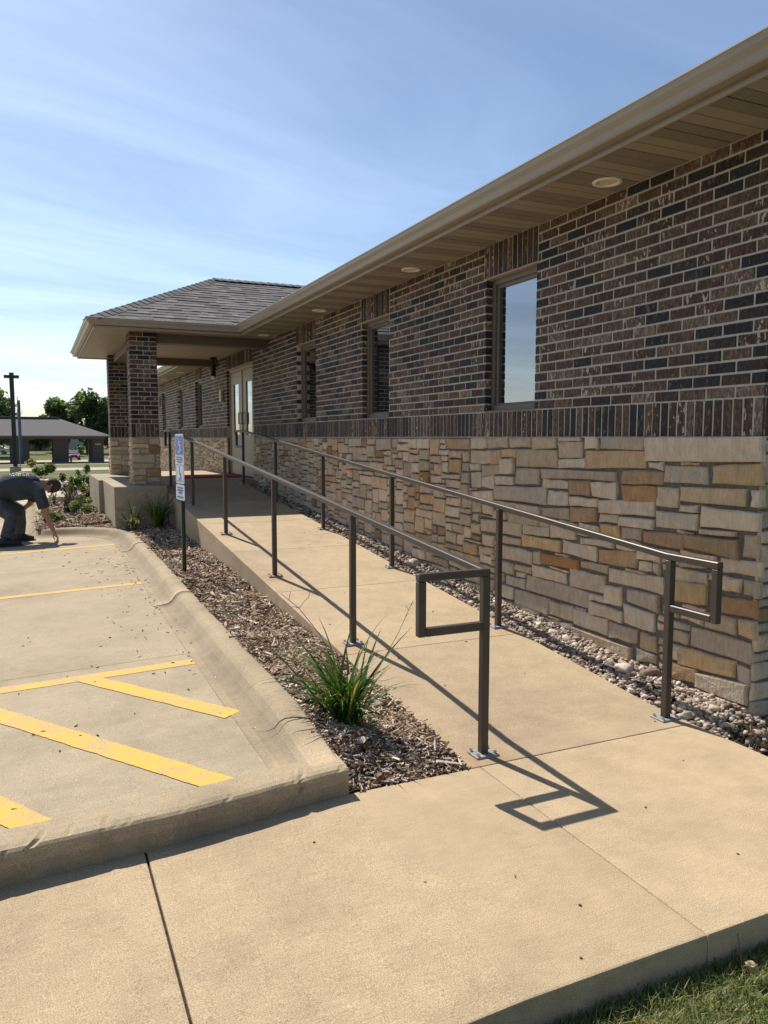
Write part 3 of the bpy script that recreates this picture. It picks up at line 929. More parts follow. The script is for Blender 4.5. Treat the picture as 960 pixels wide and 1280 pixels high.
TCOL = {50: .97, 79: .93, 78: .82, 77: .72, 87: .84, 88: .80, 81: .66, 102: .90, 108: .74, 23: .85, 29: .84, 13: .72, 45: .83, 43: .72, 95: .74, 114: .84, 9: .80, 10: .78, 31: .5, 16: .3, 36: .5, 99: .4, 104: .7, 112: .66, 62: .45}
def stone_piece(mapf, q, tint, corner=False):
    """q: four (u, v) corners; irregular outline, split face proud of the mortar"""
    n = []
    cu = sum(p[0] for p in q) / 4; cv = sum(p[1] for p in q) / 4
    per = 0
    for i in range(4):
        a, b = q[i], q[(i + 1) % 4]
        L = math.hypot(b[0] - a[0], b[1] - a[1])
        per += L
        m = 3 if L > 0.12 else 2
        for k in range(m):
            t_ = k / m
            jx = 0.0045 if k else 0.007
            n.append((a[0] + (b[0] - a[0]) * t_ + random.uniform(-jx, jx), a[1] + (b[1] - a[1]) * t_ + random.uniform(-jx, jx)))
    m = len(n)
    w0 = random.uniform(0.010, 0.028)
    hu = max(abs(p[0] - cu) for p in q); hv_ = max(abs(p[1] - cv) for p in q)
    tu, tv = random.uniform(-0.005, 0.005) / hu, random.uniform(-0.005, 0.005) / hv_
    V = [mapf(u, v, -0.004) for u, v in n]
    def ins(f, d):
        o = []
        for u, v in n:
            du, dv_ = cu - u, cv - v
            l = math.hypot(du, dv_) + 1e-6
            s = min(d / l, 0.6) if f is None else f
            o.append((u + du * s, v + dv_ * s))
        return o
    for (u, v) in ins(None, 0.004): V.append(mapf(u, v, w0 * 0.75 + (u - cu) * tu + (v - cv) * tv))
    for (u, v) in ins(None, 0.016): V.append(mapf(u, v, w0 + random.uniform(-0.002, 0.004) + (u - cu) * tu + (v - cv) * tv))
    V.append(mapf(cu, cv, w0 + random.uniform(0, 0.006)))
    F = []
    for r in (0, m):
        for k in range(m):
            F.append((r + k, r + (k + 1) % m, r + m + (k + 1) % m, r + m + k))
    for k in range(m):
        F.append((2 * m + k, 2 * m + (k + 1) % m, 3 * m))
    return V, F, tint

def rtint():
    c = random.random()
    r = random.uniform(0, 0.62) if c < 0.78 else (random.uniform(0.6, 0.78) if c < 0.92 else random.uniform(0.78, 0.92))
    return (r, random.random() ** 2, random.random())

def stone_field(mapf, u0, u1, v0, v1, opens, traced, seed, big=1.0):
    random.seed(seed)
    C = 0.026
    nu, nv = int((u1 - u0) / C), int((v1 - v0) / C)
    C_u, C_v = (u1 - u0) / nu, (v1 - v0) / nv
    occ = [[False] * nu for _ in range(nv)]
    for o in opens:
        for j in range(nv):
            for i in range(nu):
                if o[0] < u0 + (i + .5) * C_u < o[1] and o[2] < v0 + (j + .5) * C_v < o[3]: occ[j][i] = True
    out = []
    for k, s in enumerate(traced):
        q = [(s[0], s[1]), (s[2], s[3]), (s[4], s[5]), (s[6], s[7])]
        a, b = min(p[0] for p in q), max(p[0] for p in q)
        uL, uR = (q[0][0] + q[3][0]) / 2, (q[1][0] + q[2][0]) / 2
        for j in range(nv):
            vv = v0 + (j + .5) * C_v
            for i in range(nu):
                uu = u0 + (i + .5) * C_u
                if a - 0.012 < uu < b + 0.012:
                    f = (uu - uL) / (uR - uL + 1e-9)
                    tp = q[0][1] + (q[1][1] - q[0][1]) * f; bt = q[3][1] + (q[2][1] - q[3][1]) * f
                    if bt - 0.012 < vv < tp + 0.012: occ[j][i] = True
        c = TCOL.get(k)
        q = [(q[0][0] + .003, q[0][1] + .003), (q[1][0] - .003, q[1][1] + .003), (q[2][0] - .003, q[2][1] - .003), (q[3][0] + .003, q[3][1] - .003)]
        out.append(stone_piece(mapf, q, (c, random.random() * (1 if c > .8 else .3), random.random()) if c else (random.uniform(0.05, 0.6), random.random() ** 2 * .7, random.random())))
    for j in range(nv - 1, -1, -1):
        i = 0
        while i < nu:
            if occ[j][i]: i += 1; continue
            w = 1
            tw = random.choice((5, 6, 7, 8, 8, 9, 10, 11, 13, 16))
            while i + w < nu and not occ[j][i + w] and w < tw: w += 1
            rem = 0
            while i + w + rem < nu and not occ[j][i + w + rem] and rem < 3: rem += 1
            if rem < 3: w += rem
            th = min(max(2, w - 1), random.choice((2, 3, 3, 4, 4, 5, 6))) if w < 9 else random.choice((2, 3, 3, 4, 5))
            h = 1
            while h < th and j - h >= 0 and not any(occ[j - h][i + x] for x in range(w)): h += 1
            for y in range(h):
                for x in range(w): occ[j - y][i + x] = True
            if min(w, h) >= 2 or max(w, h) >= 5:
                a, b = u0 + i * C_u + 0.005, u0 + (i + w) * C_u - 0.005
                d, c = v0 + (j + 1) * C_v - 0.005, v0 + (j - h + 1) * C_v + 0.005
                s1, s2 = random.uniform(-.006, .006), random.uniform(-.006, .006)
                out.append(stone_piece(mapf, [(a, d), (b, d + s1 * (j < nv - 1)), (b, c + s2), (a, c)], rtint()))
            i += w
    return out
sw = mk('stone_wainscot', *panel(west, YS, YN, -0.35, ZST, [DOOR]), M['smortar'], bld)
emit('stone', stone_field(west, YS + 0.0, YN, -0.16, ZST - 0.004, [(DOOR[0] - .02, DOOR[1] + .02, -1, 2)], TRACED, 21), M['stone'], sw, 300, 'far_stones', 7)
se = mk('stone_wainscot', *panel(south, 0, XE - XW, -0.35, ZST, []), M['smortar'], bld)
emit('stone', stone_field(south, -0.012, XE - XW, -0.2, ZST - 0.004, [], [], 22), M['stone'], se, 60, 'far_stones', 7)

# windows
def window(a, b, z0, z1):
    w = MB()
    f0, f1 = -0.125, -0.055
    def fb(u0, u1, v0, v1, d0=f0, d1=f1):
        return bbox(XW - d1, XW - d0, u0, u1, v0, v1, 0.004)
    t_ = 0.045
    w.add(fb(a, a + t_, z0 + .012, z1)).add(fb(b - t_, b, z0 + .012, z1)).add(fb(a + t_, b - t_, z1 - t_, z1)).add(fb(a + t_, b - t_, z0 + .012, z0 + .012 + t_))
    i = t_ - 0.002
    s = 0.030
    g0, g1 = -0.12, -0.075
    w.add(fb(a + i, a + i + s, z0 + i, z1 - i, g0, g1)).add(fb(b - i - s, b - i, z0 + i, z1 - i, g0, g1)).add(fb(a + i + s, b - i - s, z1 - i - s, z1 - i, g0, g1)).add(fb(a + i + s, b - i - s, z0 + i, z0 + i + s, g0, g1))
    o = w.build('window', M['frame'], bld)
    p = i + s - 0.004
    mk('pane', *box(XW + 0.092, XW + 0.104, a + p, b - p, z0 + p, z1 - p), M['glass'], o)
    mk('sill', *bbox(XW + 0.0, XW + 0.13, a - 0.003, b + 0.003, z0 - 0.004, z0 + 0.013, 0.003), M['frame'], o)
    mk('lintel', *bbox(XW - 0.004, XW + 0.13, a - 0.003, b + 0.003, z1 - 0.002, z1 + 0.012, 0.002), M['trim'], o)
for a, b in WIN: window(a, b, WZ0, WZ1)

# double entrance door
a, b, z0, z1 = DOOR
fm_ = MB()
for q in ((a, a + .06, z0, z1), (b - .06, b, z0, z1), (a + .06, b - .06, z1 - .06, z1), ((a + b) / 2 - .03, (a + b) / 2 + .03, z0, z1 - .06)):
    fm_.add(bbox(XW + 0.04, XW + 0.12, q[0], q[1], q[2], q[3], 0.004))
do = fm_.build('door_frame', M['door'], bld)
mk('lintel', *bbox(XW - 0.004, XW + 0.13, a - 0.003, b + 0.003, z1 - 0.002, z1 + 0.012, 0.002), M['trim'], do)
for l0, l1 in ((a + .063, (a + b) / 2 - .033), ((a + b) / 2 + .033, b - .063)):
    leaf = MB()
    zt = z1 - .064
    s = 0.24
    for q in ((l0, l0 + s, z0 + .012, zt), (l1 - s, l1, z0 + .012, zt), (l0 + s, l1 - s, zt - .22, zt), (l0 + s, l1 - s, z0 + .012, z0 + .75)):
        leaf.add(bbox(XW + 0.055, XW + 0.10, q[0], q[1], q[2], q[3], 0.003))
    lo = leaf.build('door', M['door'], bld)
    mk('pane', *box(XW + 0.072, XW + 0.082, l0 + s - .004, l1 - s + .004, z0 + .745, zt - .215), M['glass'], lo)
    hy = l0 + .08 if l0 > (a + b) / 2 else l1 - .08
    mk('handle', *tube([(XW + .055, hy, 1.75), (XW + .01, hy, 1.75), (XW + .01, hy, 1.95), (XW + .055, hy, 1.95)], .012, 6), M['plate'], lo)

# eaves: fascia, gutter, soffit
EX = 2.885
PX0, PY0, PY1 = 0.815, 11.585, 16.215
EP = [(EX, 2.20), (EX, PY0), (PX0, PY0), (PX0, PY1), (EX, PY1), (EX, YN + .5)]
# right-hand side of a path running +Y is +X (inside); outside offsets are negative
fas = [(0.0, 3.022), (-0.012, 3.022), (-0.012, 3.045), (-0.004, 3.05), (-0.004, 3.165), (0.0, 3.165)]
mk('fascia', *sweep(EP, fas), M['trim'], bld)
gut = [(-0.006, 3.062), (-0.070, 3.058), (-0.078, 3.066), (-0.086, 3.098), (-0.108, 3.122), (-0.112, 3.146), (-0.118, 3.152), (-0.110, 3.156), (-0.102, 3.150), (-0.098, 3.120), (-0.076, 3.096), (-0.066, 3.070), (-0.006, 3.072)]
go_ = mk('gutter', *sweep(EP, gut), M['trim'], bld)
mk('drip_edge', *sweep(EP, [(0.02, 3.172), (-0.03, 3.158), (-0.032, 3.150), (-0.027, 3.150), (0.02, 3.167)]), M['white'], bld)
mk('gutter_lip', *sweep(EP, [(-0.1125, 3.1525), (-0.1205, 3.1515), (-0.1215, 3.1575), (-0.1125, 3.1595)]), M['white'], go_)

def soffit_panel(x0, x1, y0, w=0.195, mat=None, z=ZSF):
    V, F = [], []
    hw = w / 2
    ps = [(0, 0.012), (0.004, 0.0), (hw - 0.005, 0.0), (hw - 0.002, 0.007), (hw + 0.002, 0.007), (hw + 0.005, 0.0), (w - 0.004, 0.0), (w, 0.012)]
    for y, dz in ps:
        V += [(x0, y0 + y, z + dz), (x1, y0 + y, z + dz)]
    for i in range(len(ps) - 1):
        F.append((2 * i, 2 * i + 1, 2 * i + 3, 2 * i + 2))
    return mk('soffit_panel', V, F, mat, bld)
y = 2.205; k = 0
while y < YN + 0.3:
    inp = PY0 - 0.1 < y < PY1 - 0.1
    soffit_panel(PX0 if inp else EX, XW - 0.002 if y > YS else XW + 0.3, y, 0.195, M['soffit'] if (k % 2 or inp) else M['vent'])
    y += 0.195; k += 1
mk('soffit_board', *box(XW - 0.01, XE + .5, 2.205, YS, ZSF + .002, ZSF + .02), M['soffit'], bld)
mk('ceiling_deck', *box(EX + .01, XE, 2.21, YN + .4, ZSF + .03, ZSF + .05), M['soffit'], bld)
mk('ceiling_deck', *box(PX0 + .01, EX + .005, PY0 + .01, PY1 - .01, ZSF + .03, ZSF + .05), M['soffit'], bld)
mk('fascia', *box(EX, XE + .5, 2.19, 2.203, 3.02, 3.16), M['trim'], bld)
mk('gutter', *sweep([(XE + .5, 2.19), (EX - 0.12, 2.19)], [(0.006 - 0.012, q[1]) if False else (-q[0], q[1]) for q in [(p_[0] , p_[1]) for p_ in gut]]), M['trim'], bld)

# roofs
SL = 0.464
def main_z(x): return 3.165 + SL * (x - 2.86)
RX = 8.4; RZ = main_z(RX)
Y0, Y1 = 2.17, YN + .5
mv = [(2.86, Y0, 3.165), (2.86, Y1, 3.165), (RX, Y1 - 5.5, RZ), (RX, Y0 + 5.5, RZ), (2 * RX - 2.86, Y0, 3.165), (2 * RX - 2.86, Y1, 3.165)]
mroof = mk('roof', mv, [(0, 1, 2, 3), (4, 5, 2, 3), (0, 3, 4), (1, 2, 5)], M['shingle'], bld, (0.4, .5, .5))
PYC, PX1, PRZ = 13.9, 2.99, 4.275
ra, rb, rc, rd = (0.79, 11.56, 3.165), (0.79, 16.24, 3.165), (PX1, PYC, PRZ), (5.6, PYC, PRZ)
proof = mk('roof', [ra, rb, rc, rd, (3.2, 11.56, 3.165), (3.2, 16.24, 3.165)], [(0, 2, 1), (0, 4, 3, 2), (1, 2, 3, 5)], M['shingle'], bld, (0.4, .5, .5))
random.seed(31)
sh = []
def shingles(o, eu, ev, rows, uL, uR, nrm):
    """o origin at the eave, eu along the eave, ev up the slope"""
    o, eu, ev, nrm = Vector(o), Vector(eu), Vector(ev).normalized(), Vector(nrm).normalized()
    E = 0.137
    for r in range(rows):
        v0, v1 = r * E - 0.01, (r + 1) * E
        u = uL(v0) - random.random() * 0.3
        while u < uR(v0):
            w = random.choice((0.10, 0.14, 0.17, 0.2, 0.25, 0.31))
            a0, b0 = max(u, uL(v0)), min(u + w, uR(v0))
            a1, b1 = max(u, uL(v1)), min(u + w, uR(v1))
            u += w
            if b0 - a0 < 0.01: continue
            if b1 < a1: b1 = a1 = (a1 + b1) / 2
            th = random.choice((0.005, 0.006, 0.010, 0.011))
            P = lambda uu, vv, h: tuple(o + eu * uu + ev * vv + nrm * h)
            V = [P(a0, v0, 0.001), P(b0, v0, 0.001), P(b1, v1, 0.001), P(a1, v1, 0.001), P(a0 + .001, v0, th + .006), P(b0 - .001, v0, th + .006), P(b1, v1, th * .5 + .001), P(a1, v1, th * .5 + .001)]
            sh.append((V, [(4, 5, 6, 7), (0, 1, 5, 4), (1, 2, 6, 5), (3, 0, 4, 7)], (random.random() * (0.6 if th < .01 else 1.0), random.random(), random.random())))
hr = PRZ - 3.165
ev = Vector((0, PYC - 11.56, hr)); evl = ev.length
kx = (PX1 - 0.79) / evl
shingles((0.79, 11.56, 3.166), (1, 0, 0), ev, int(evl / 0.137), lambda v: kx * v, lambda v: 2.10 + (4.45 - 0.79) * v / evl * .7 + .25, (0, -hr, PYC - 11.56))
emit('shingle', sh, M['shingle'], proof, 300, 'far_shingles', 9)
sh = []
shingles((0.79, 16.24, 3.166), (1, 0, 0), Vector((0, PYC - 16.24, hr)), int(evl / 0.137), lambda v: kx * v, lambda v: 2.10 + 2.0 * v / evl, (0, hr, 16.24 - PYC))
evh = Vector((PX1 - 0.79, 0, hr)); kh = (PYC - 11.56) / evh.length
shingles((0.79, 11.56, 3.166), (0, 1, 0), evh, int(evh.length / 0.137), lambda v: kh * v, lambda v: 4.68 - kh * v, (-hr, 0, PX1 - 0.79))
m_ = MB()
for v, f, t_ in sh: m_.add((v, f), t_)
m_.build('far_shingles', M['shingle'], proof)['kind'] = 'stuff'
sh = []
evm = Vector((RX - 2.86, 0, RZ - 3.165)); km = 5.5 / evm.length
shingles((2.86, Y0, 3.166), (0, 1, 0), evm, int(evm.length / 0.137), lambda v: km * v, lambda v: (Y1 - Y0) - km * v, (-(RZ - 3.165), 0, RX - 2.86))
m_ = MB()
for v, f, t_ in sh: m_.add((v, f), t_)
m_.build('far_shingles', M['shingle'], mroof)['kind'] = 'stuff'
# hip and ridge caps
def caps(p0, p1, name='ridge_cap'):
    p0, p1 = Vector(p0), Vector(p1)
    n = int((p1 - p0).length / 0.14)
    d = (p1 - p0).normalized(); s = d.cross(Vector((0, 0, 1))).normalized()
    ps = []
    for i in range(n):
        c0 = p0 + d * (i * 0.14 - 0.02); c1 = p0 + d * ((i + 1) * 0.14 + 0.01)
        V = []
        for c, h in ((c0, 0.026), (c1, 0.012)):
            V += [tuple(c - s * 0.15 + Vector((0, 0, h - 0.055))), tuple(c + Vector((0, 0, h + 0.008))), tuple(c + s * 0.15 + Vector((0, 0, h - 0.055)))]
        V += [(x, y_, z - 0.014) for x, y_, z in V[:3]]
        ps.append((V, [(0, 1, 4, 3), (1, 2, 5, 4), (0, 6, 7, 1), (1, 7, 8, 2)], (random.random() * .6, .5, .5)))
    emit(name, ps, M['shingle'], proof, 40, 'far_ridge_caps', 4)
caps(ra, rc); caps(rb, rc); caps(rc, rd)

# porch beams
for x0, x1, y0, y1 in ((1.40, XW, 12.0, 12.24), (1.40, XW, 15.56, 15.80), (1.40, 1.62, 12.245, 15.555)):
    mk('beam', *bbox(x0, x1, y0, y1, 2.905, 3.045, 0.004), M['beam'], bld)

# porch columns
def column(x0, x1, y0, y1, lim, seed):
    random.seed(seed)
    col = mk('porch_column', *box(x0 + .008, x1 - .008, y0 + .008, y1 - .008, 0.80, 3.03), M['mortar'], bld)
    L = x1 - x0
    ps = []
    def pc(a0, a1, b0, b1, z0, z1):
        v, f = bbox(x0 + a0, x0 + a1, y0 + b0, y0 + b1, z0, z1, 0.003)
        c = random.random()
        ps.append((v, f, (c * .97, random.random(), random.random())))
    z = 1.707; r = 0
    d = 0.09; j = JT / 2
    while z < 3.0:
        a, b = z + j, z + COURSE - j
        cuts = [0, L / 2, L] if r % 2 else [0, L / 4 + .01, 3 * L / 4 - .01, L]
        for p, q in zip(cuts, cuts[1:]):
            e0, e1 = (p if p == 0 else p + j), (q if q == L else q - j)
            pc(e0, e1, 0, d, a, b); pc(e0, e1, L - d, L, a, b)
        cs = [d, L / 2, L - d] if r % 2 == 0 else [d, L - d]
        for p, q in zip(cs, cs[1:]):
            pc(0, d, p + j, q - j, a, b); pc(L - d, L, p + j, q - j, a, b)
        z += COURSE; r += 1
    n = 6
    for i in range(n):
        p, q = L * i / n, L * (i + 1) / n
        e0, e1 = (p if i == 0 else p + .005), (q if i == n - 1 else q - .005)
        pc(e0, e1, 0, .07, ZST + .008, ZSO - .004); pc(e0, e1, L - .07, L, ZST + .008, ZSO - .004)
        if 0 < i < n - 1:
            pc(0, .07, e0, e1, ZST + .008, ZSO - .004); pc(L - .07, L, e0, e1, ZST + .008, ZSO - .004)
    emit('brick', ps, M['brick'], col, lim, 'far_bricks', 7)
    st = []
    for mp_ in (lambda u, v, w: (x0 + u, y0 - w + .004, v), lambda u, v, w: (x0 - w + .004, y0 + u, v), lambda u, v, w: (x1 + w - .004, y0 + u, v), lambda u, v, w: (x0 + u, y1 + w - .004, v)):
        st += stone_field(mp_, -0.014, L + 0.014, 0.805, ZST - .002, [], [], seed + len(st))
    emit('stone', st, M['stone'], col, lim, 'far_stones', 6)
column(1.305, 1.695, 11.93, 12.32, 160, 41)
column(1.305, 1.695, 15.46, 15.85, 60, 42)

# ================================================================== HANDRAILS
PY = [3.03, 4.68, 6.52, 8.42, 10.35, 12.17]
def rail_z(y): return 0.893 + 0.0800 * (y - 3.03)          # top of the sloping rail
def handrail(X, label, near):
    h = empty('handrail', (X, 3.03, 0), label, 'handrail', 'handrails along the ramp')
    T = 0.038
    for i, y in enumerate(PY):
        zb = ramp_z(y)
        zt = rail_z(y) - 0.034
        p = mk('post', *bbox(X - T / 2, X + T / 2, y - T / 2, y + T / 2, zb + 0.006, zt, 0.003), M['bronze'], h)
        bp = mk('base_plate', *bbox(X - 0.062, X + 0.062, y - 0.05, y + 0.05, zb - 0.006, zb + 0.010, 0.002), M['plate'], p)
        for sx in (-1, 1):
            for sy in (-1, 1):
                cx_, cy_ = X + sx * 0.046, y + sy * 0.034
                mk('bolt', *tube([(cx_, cy_, zb + 0.009), (cx_, cy_, zb + 0.021)], 0.008, 6), M['bolt'], p)
    y0, y1 = PY[0], PY[-1]
    za, zb = rail_z(y0) - 0.017, rail_z(y1) - 0.017
    ye = 12.62
    mk('top_rail', *bar((X, y0 - (0.019 if near == 'x' else 0.0), za), (X, y1, zb), T, 0.034), M['bronze'], h)
    mk('top_rail', *bar((X, y1 - 0.004, zb), (X, ye, zb), T, 0.034), M['bronze'], h)
    mk('end_loop', *bar((X, ye - T / 2, zb - 0.017), (X, ye - T / 2, zb - 0.27), T, T), M['bronze'], h)
    mk('end_loop', *bar((X, y1 + T / 2, zb - 0.251), (X, ye - T, zb - 0.251), T, T), M['bronze'], h)
    if near == 'x':          # the loop turns away from the ramp, towards the lot
        xo = X - 0.335
        mk('end_loop', *bar((X + T / 2, y0, za + 0.001), (xo - T / 2, y0, za + 0.001), T + .002, 0.035), M['bronze'], h)
        mk('end_loop', *bar((xo, y0, za - 0.017), (xo, y0, za - 0.270), T, T), M['bronze'], h)
        mk('end_loop', *bar((X - T / 2, y0, za - 0.251), (xo + T / 2, y0, za - 0.251), T, T), M['bronze'], h)
    else:                    # the loop runs straight on, level
        yo = y0 - 0.305
        mk('end_loop', *bar((X, y0 + 0.01, za + 0.001), (X, yo - T / 2, za + 0.001), T + .002, 0.035), M['bronze'], h)
        mk('end_loop', *bar((X, yo, za - 0.017), (X, yo, za - 0.290), T, T), M['bronze'], h)
        mk('end_loop', *bar((X, y0 - T / 2, za - 0.271), (X, yo + T / 2, za - 0.271), T, T), M['bronze'], h)
handrail(1.885, 'brown steel handrail on the mulch side of the ramp, its end loop turned sideways', 'x')
handrail(3.025, 'brown steel handrail beside the limestone wall with river rocks at its foot', 'y')

# ================================================================== SOFFIT LIGHTS, WALL FITTINGS
def disc(c, r, z0, z1, n=24, r1=None):
    r1 = r if r1 is None else r1
    return tube([(c[0], c[1], z0), (c[0], c[1], z1)], [r, r1], n)
for y, lb in ((3.84, 'round cream recessed soffit light to the right of the largest window'), (6.515, 'round cream recessed soffit light between the nearest two windows'), (9.03, 'round cream recessed soffit light between the second and third windows'), (11.52, 'small round recessed soffit light just before the entrance porch'), (18.9, 'tiny recessed soffit light beyond the porch, the nearer one'), (21.4, 'tiny recessed soffit light beyond the porch, the farther one')):
    x = 3.215
    root = empty('recessed_light', (x, y, ZSF), lb, 'light', 'recessed lights in the eaves')
    rg = MB()
    n = 28
    V, F = [], []
    for k in range(n):
        a = 2 * math.pi * k / n
        for r, z in ((0.090, ZSF - 0.001), (0.088, ZSF - 0.008), (0.066, ZSF - 0.010), (0.062, ZSF - 0.004), (0.050, ZSF + 0.006)):
            V.append((x + r * math.cos(a), y + r * math.sin(a), z))
    for k in range(n):
        for j in range(4):
            F.append((k * 5 + j, ((k + 1) % n) * 5 + j, ((k + 1) % n) * 5 + j + 1, k * 5 + j + 1))
    mk('trim_ring', V, F, M['white'], root, smooth=True)
    mk('lens', *disc((x, y), 0.050, ZSF - 0.0035, ZSF + 0.004), M['lamp_lens'], root)
root = empty('spotlight', (3.2, 15.1, 2.6), 'black cylinder spotlight hanging under the porch beam by the door', 'spotlight')
mk('mount', *bbox(3.14, 3.26, 15.04, 15.16, 2.99, 3.04, 0.004), M['black'], root)
mk('stem', *tube([(3.2, 15.1, 2.99), (3.2, 15.1, 2.88)], 0.02, 8), M['black'], root)
mk('housing', *tube([(3.2, 15.1, 2.90), (3.19, 15.08, 2.72), (3.18, 15.06, 2.66)], [0.045, 0.05, 0.055], 14), M['black'], root)
mk('lens', *tube([(3.178, 15.055, 2.665), (3.174, 15.047, 2.64)], [0.045, 0.04], 14), M['white'], root)
for y, z, lb in ((15.2, 2.31, 'small cream box on the brick wall just left of the entrance door'), (23.55, 2.55, 'small cream box on the far end of the brick wall')):
    b_o = empty('wall_box', (XW, y, z), lb, 'wall box', 'small boxes fixed to the brick wall')
    mk('cover', *bbox(XW - 0.065, XW - 0.012, y - 0.075, y + 0.075, z - 0.11, z + 0.11, 0.006), M['trim_light'], b_o)
    mk('base', *box(XW - 0.012, XW - 0.005, y - 0.085, y + 0.085, z - 0.12, z + 0.12), M['frame'], b_o)
mt = empty('door_mat', (2.8, 14.2, 0.8), 'red mat lying on the porch floor before the door', 'mat')
mk('pile', *bbox(2.25, 3.34, 13.45, 14.35, 0.804, 0.822, 0.006), M['red'], mt)
mk('border', *bbox(2.22, 3.37, 13.42, 14.38, 0.801, 0.812, 0.004), M['red'], mt)

# ================================================================== PARKING SIGN
SX, SY = 1.285, 7.63
sz0 = mulch_z(SX, SY)
sg = empty('parking_sign', (SX, SY, sz0), 'blue and white parking sign plates on a dark green channel post', 'sign')
ang = R(5.5)
MS = Matrix.Translation((SX, SY, 0)) @ Matrix.Rotation(ang, 4, 'Z')
def sgm(vf): return xform(vf, MS)
pst = MB()
pst.add(sgm(box(-0.012, -0.008, -0.014, 0.014, sz0 - 0.2, 1.50)))
for s in (-1, 1):
    pst.add(sgm(box(-0.008, 0.018, s * 0.014 - 0.002, s * 0.014 + 0.002, sz0 - 0.2, 1.50)))
    pst.add(sgm(box(0.014, 0.018, min(s * 0.016, s * 0.032), max(s * 0.016, s * 0.032), sz0 - 0.2, 1.50)))
pst.build('post', M['green_post'], sg)
def plate(y0, y1, z0, z1, r=0.03):
    pts = []
    for cy_, cz_, a0 in ((y1 - r, z0 + r, -90), (y1 - r, z1 - r, 0), (y0 + r, z1 - r, 90), (y0 + r, z0 + r, 180)):
        for k in range(5):
            a = R(a0 + 22.5 * k)
            pts.append((cy_ + r * math.cos(a), cz_ + r * math.sin(a)))
    n = len(pts)
    V = [(-0.0135, p[0], p[1]) for p in pts] + [(-0.0165, p[0], p[1]) for p in pts]
    F = [tuple(range(n)), tuple(range(2 * n - 1, n - 1, -1))] + [(k, (k + 1) % n, n + (k + 1) % n, n + k) for k in range(n)]
    return V, F
p1 = mk('sign_plate', *sgm(plate(-0.152, 0.152, 1.055, 1.535)), M['sign_white'], sg)
p2 = mk('sign_plate', *sgm(plate(-0.152, 0.152, 0.895, 1.045, 0.02)), M['sign_white'], sg)
def flat(y0, y1, z0, z1, x=-0.0178):
    return box(x - 0.0006, x, y0, y1, z0, z1)
mk('blue_field', *sgm(flat(-0.135, 0.135, 1.335, 1.520)), M['sign_blue'], p1)
# the pictogram on the blue field: head, back, seat, leg and wheel of the access symbol
pic = MB()
X_ = -0.0190
def seg2(pts, w):
    for (a, b) in zip(pts, pts[1:]):
        v, f = bar((X_, a[0], a[1]), (X_, b[0], b[1]), 0.0012, w, 0.0003, (0, 0.01, 1))
        pic.add(sgm((v, f)))
def ring(cy_, cz_, r, w, a0, a1, n=14):
    ps = [(cy_ + r * math.cos(R(a0 + (a1 - a0) * k / n)), cz_ + r * math.sin(R(a0 + (a1 - a0) * k / n))) for k in range(n + 1)]
    seg2(ps, w)
pic.add(sgm(xform(tube([(-0.0184, 0.0, 0), (-0.0196, 0.0, 0)], 0.014, 10), Matrix.Translation((0, 0.012, 1.500)))))
seg2([(0.010, 1.482), (0.006, 1.428), (-0.036, 1.428), (-0.052, 1.378), (-0.070, 1.384)], 0.014)
seg2([(0.009, 1.458), (-0.030, 1.458)], 0.011)
ring(0.008, 1.398, 0.042, 0.011, 120, 330)
pic.build('access_symbol', M['sign_white'], p1)
ln = MB()
for z, a, b in ((1.310, -.11, .11), (1.288, -.12, .12), (1.266, -.09, .09)):
    ln.add(sgm(flat(a, b, z - .006, z + .006)))
for z0, z1, y0, y1 in ((1.235, 1.240, -.135, .135), (1.080, 1.085, -.135, .135), (1.085, 1.235, -.135, -.130), (1.085, 1.235, .130, .135)):
    ln.add(sgm(flat(y0, y1, z0, z1)))
ln.build('blue_print', M['sign_blue'], p1)
X_ = -0.0190
pic = MB()
pic.add(sgm(xform(tube([(-0.0184, 0.0, 0), (-0.0196, 0.0, 0)], 0.012, 10), Matrix.Translation((0, 0.010, 1.212)))))
seg2([(0.009, 1.196), (0.006, 1.152), (-0.030, 1.152), (-0.044, 1.108), (-0.060, 1.112)], 0.012)
ring(0.006, 1.125, 0.034, 0.010, 120, 330)
pic.build('access_symbol', M['sign_blue'], p1)
ln = MB()
for z, a, b in ((1.015, -.10, .10), (0.990, -.11, .11), (0.965, -.07, .07), (0.925, -.11, .11)):
    ln.add(sgm(flat(a, b, z - .007, z + .007)))
ln.build('blue_print', M['sign_blue'], p2)
for z in (1.50, 1.10, 0.97):
    mk('bolt', *sgm(tube([(-0.016, 0, z), (-0.023, 0, z)], 0.008, 6)), M['bolt'], sg)

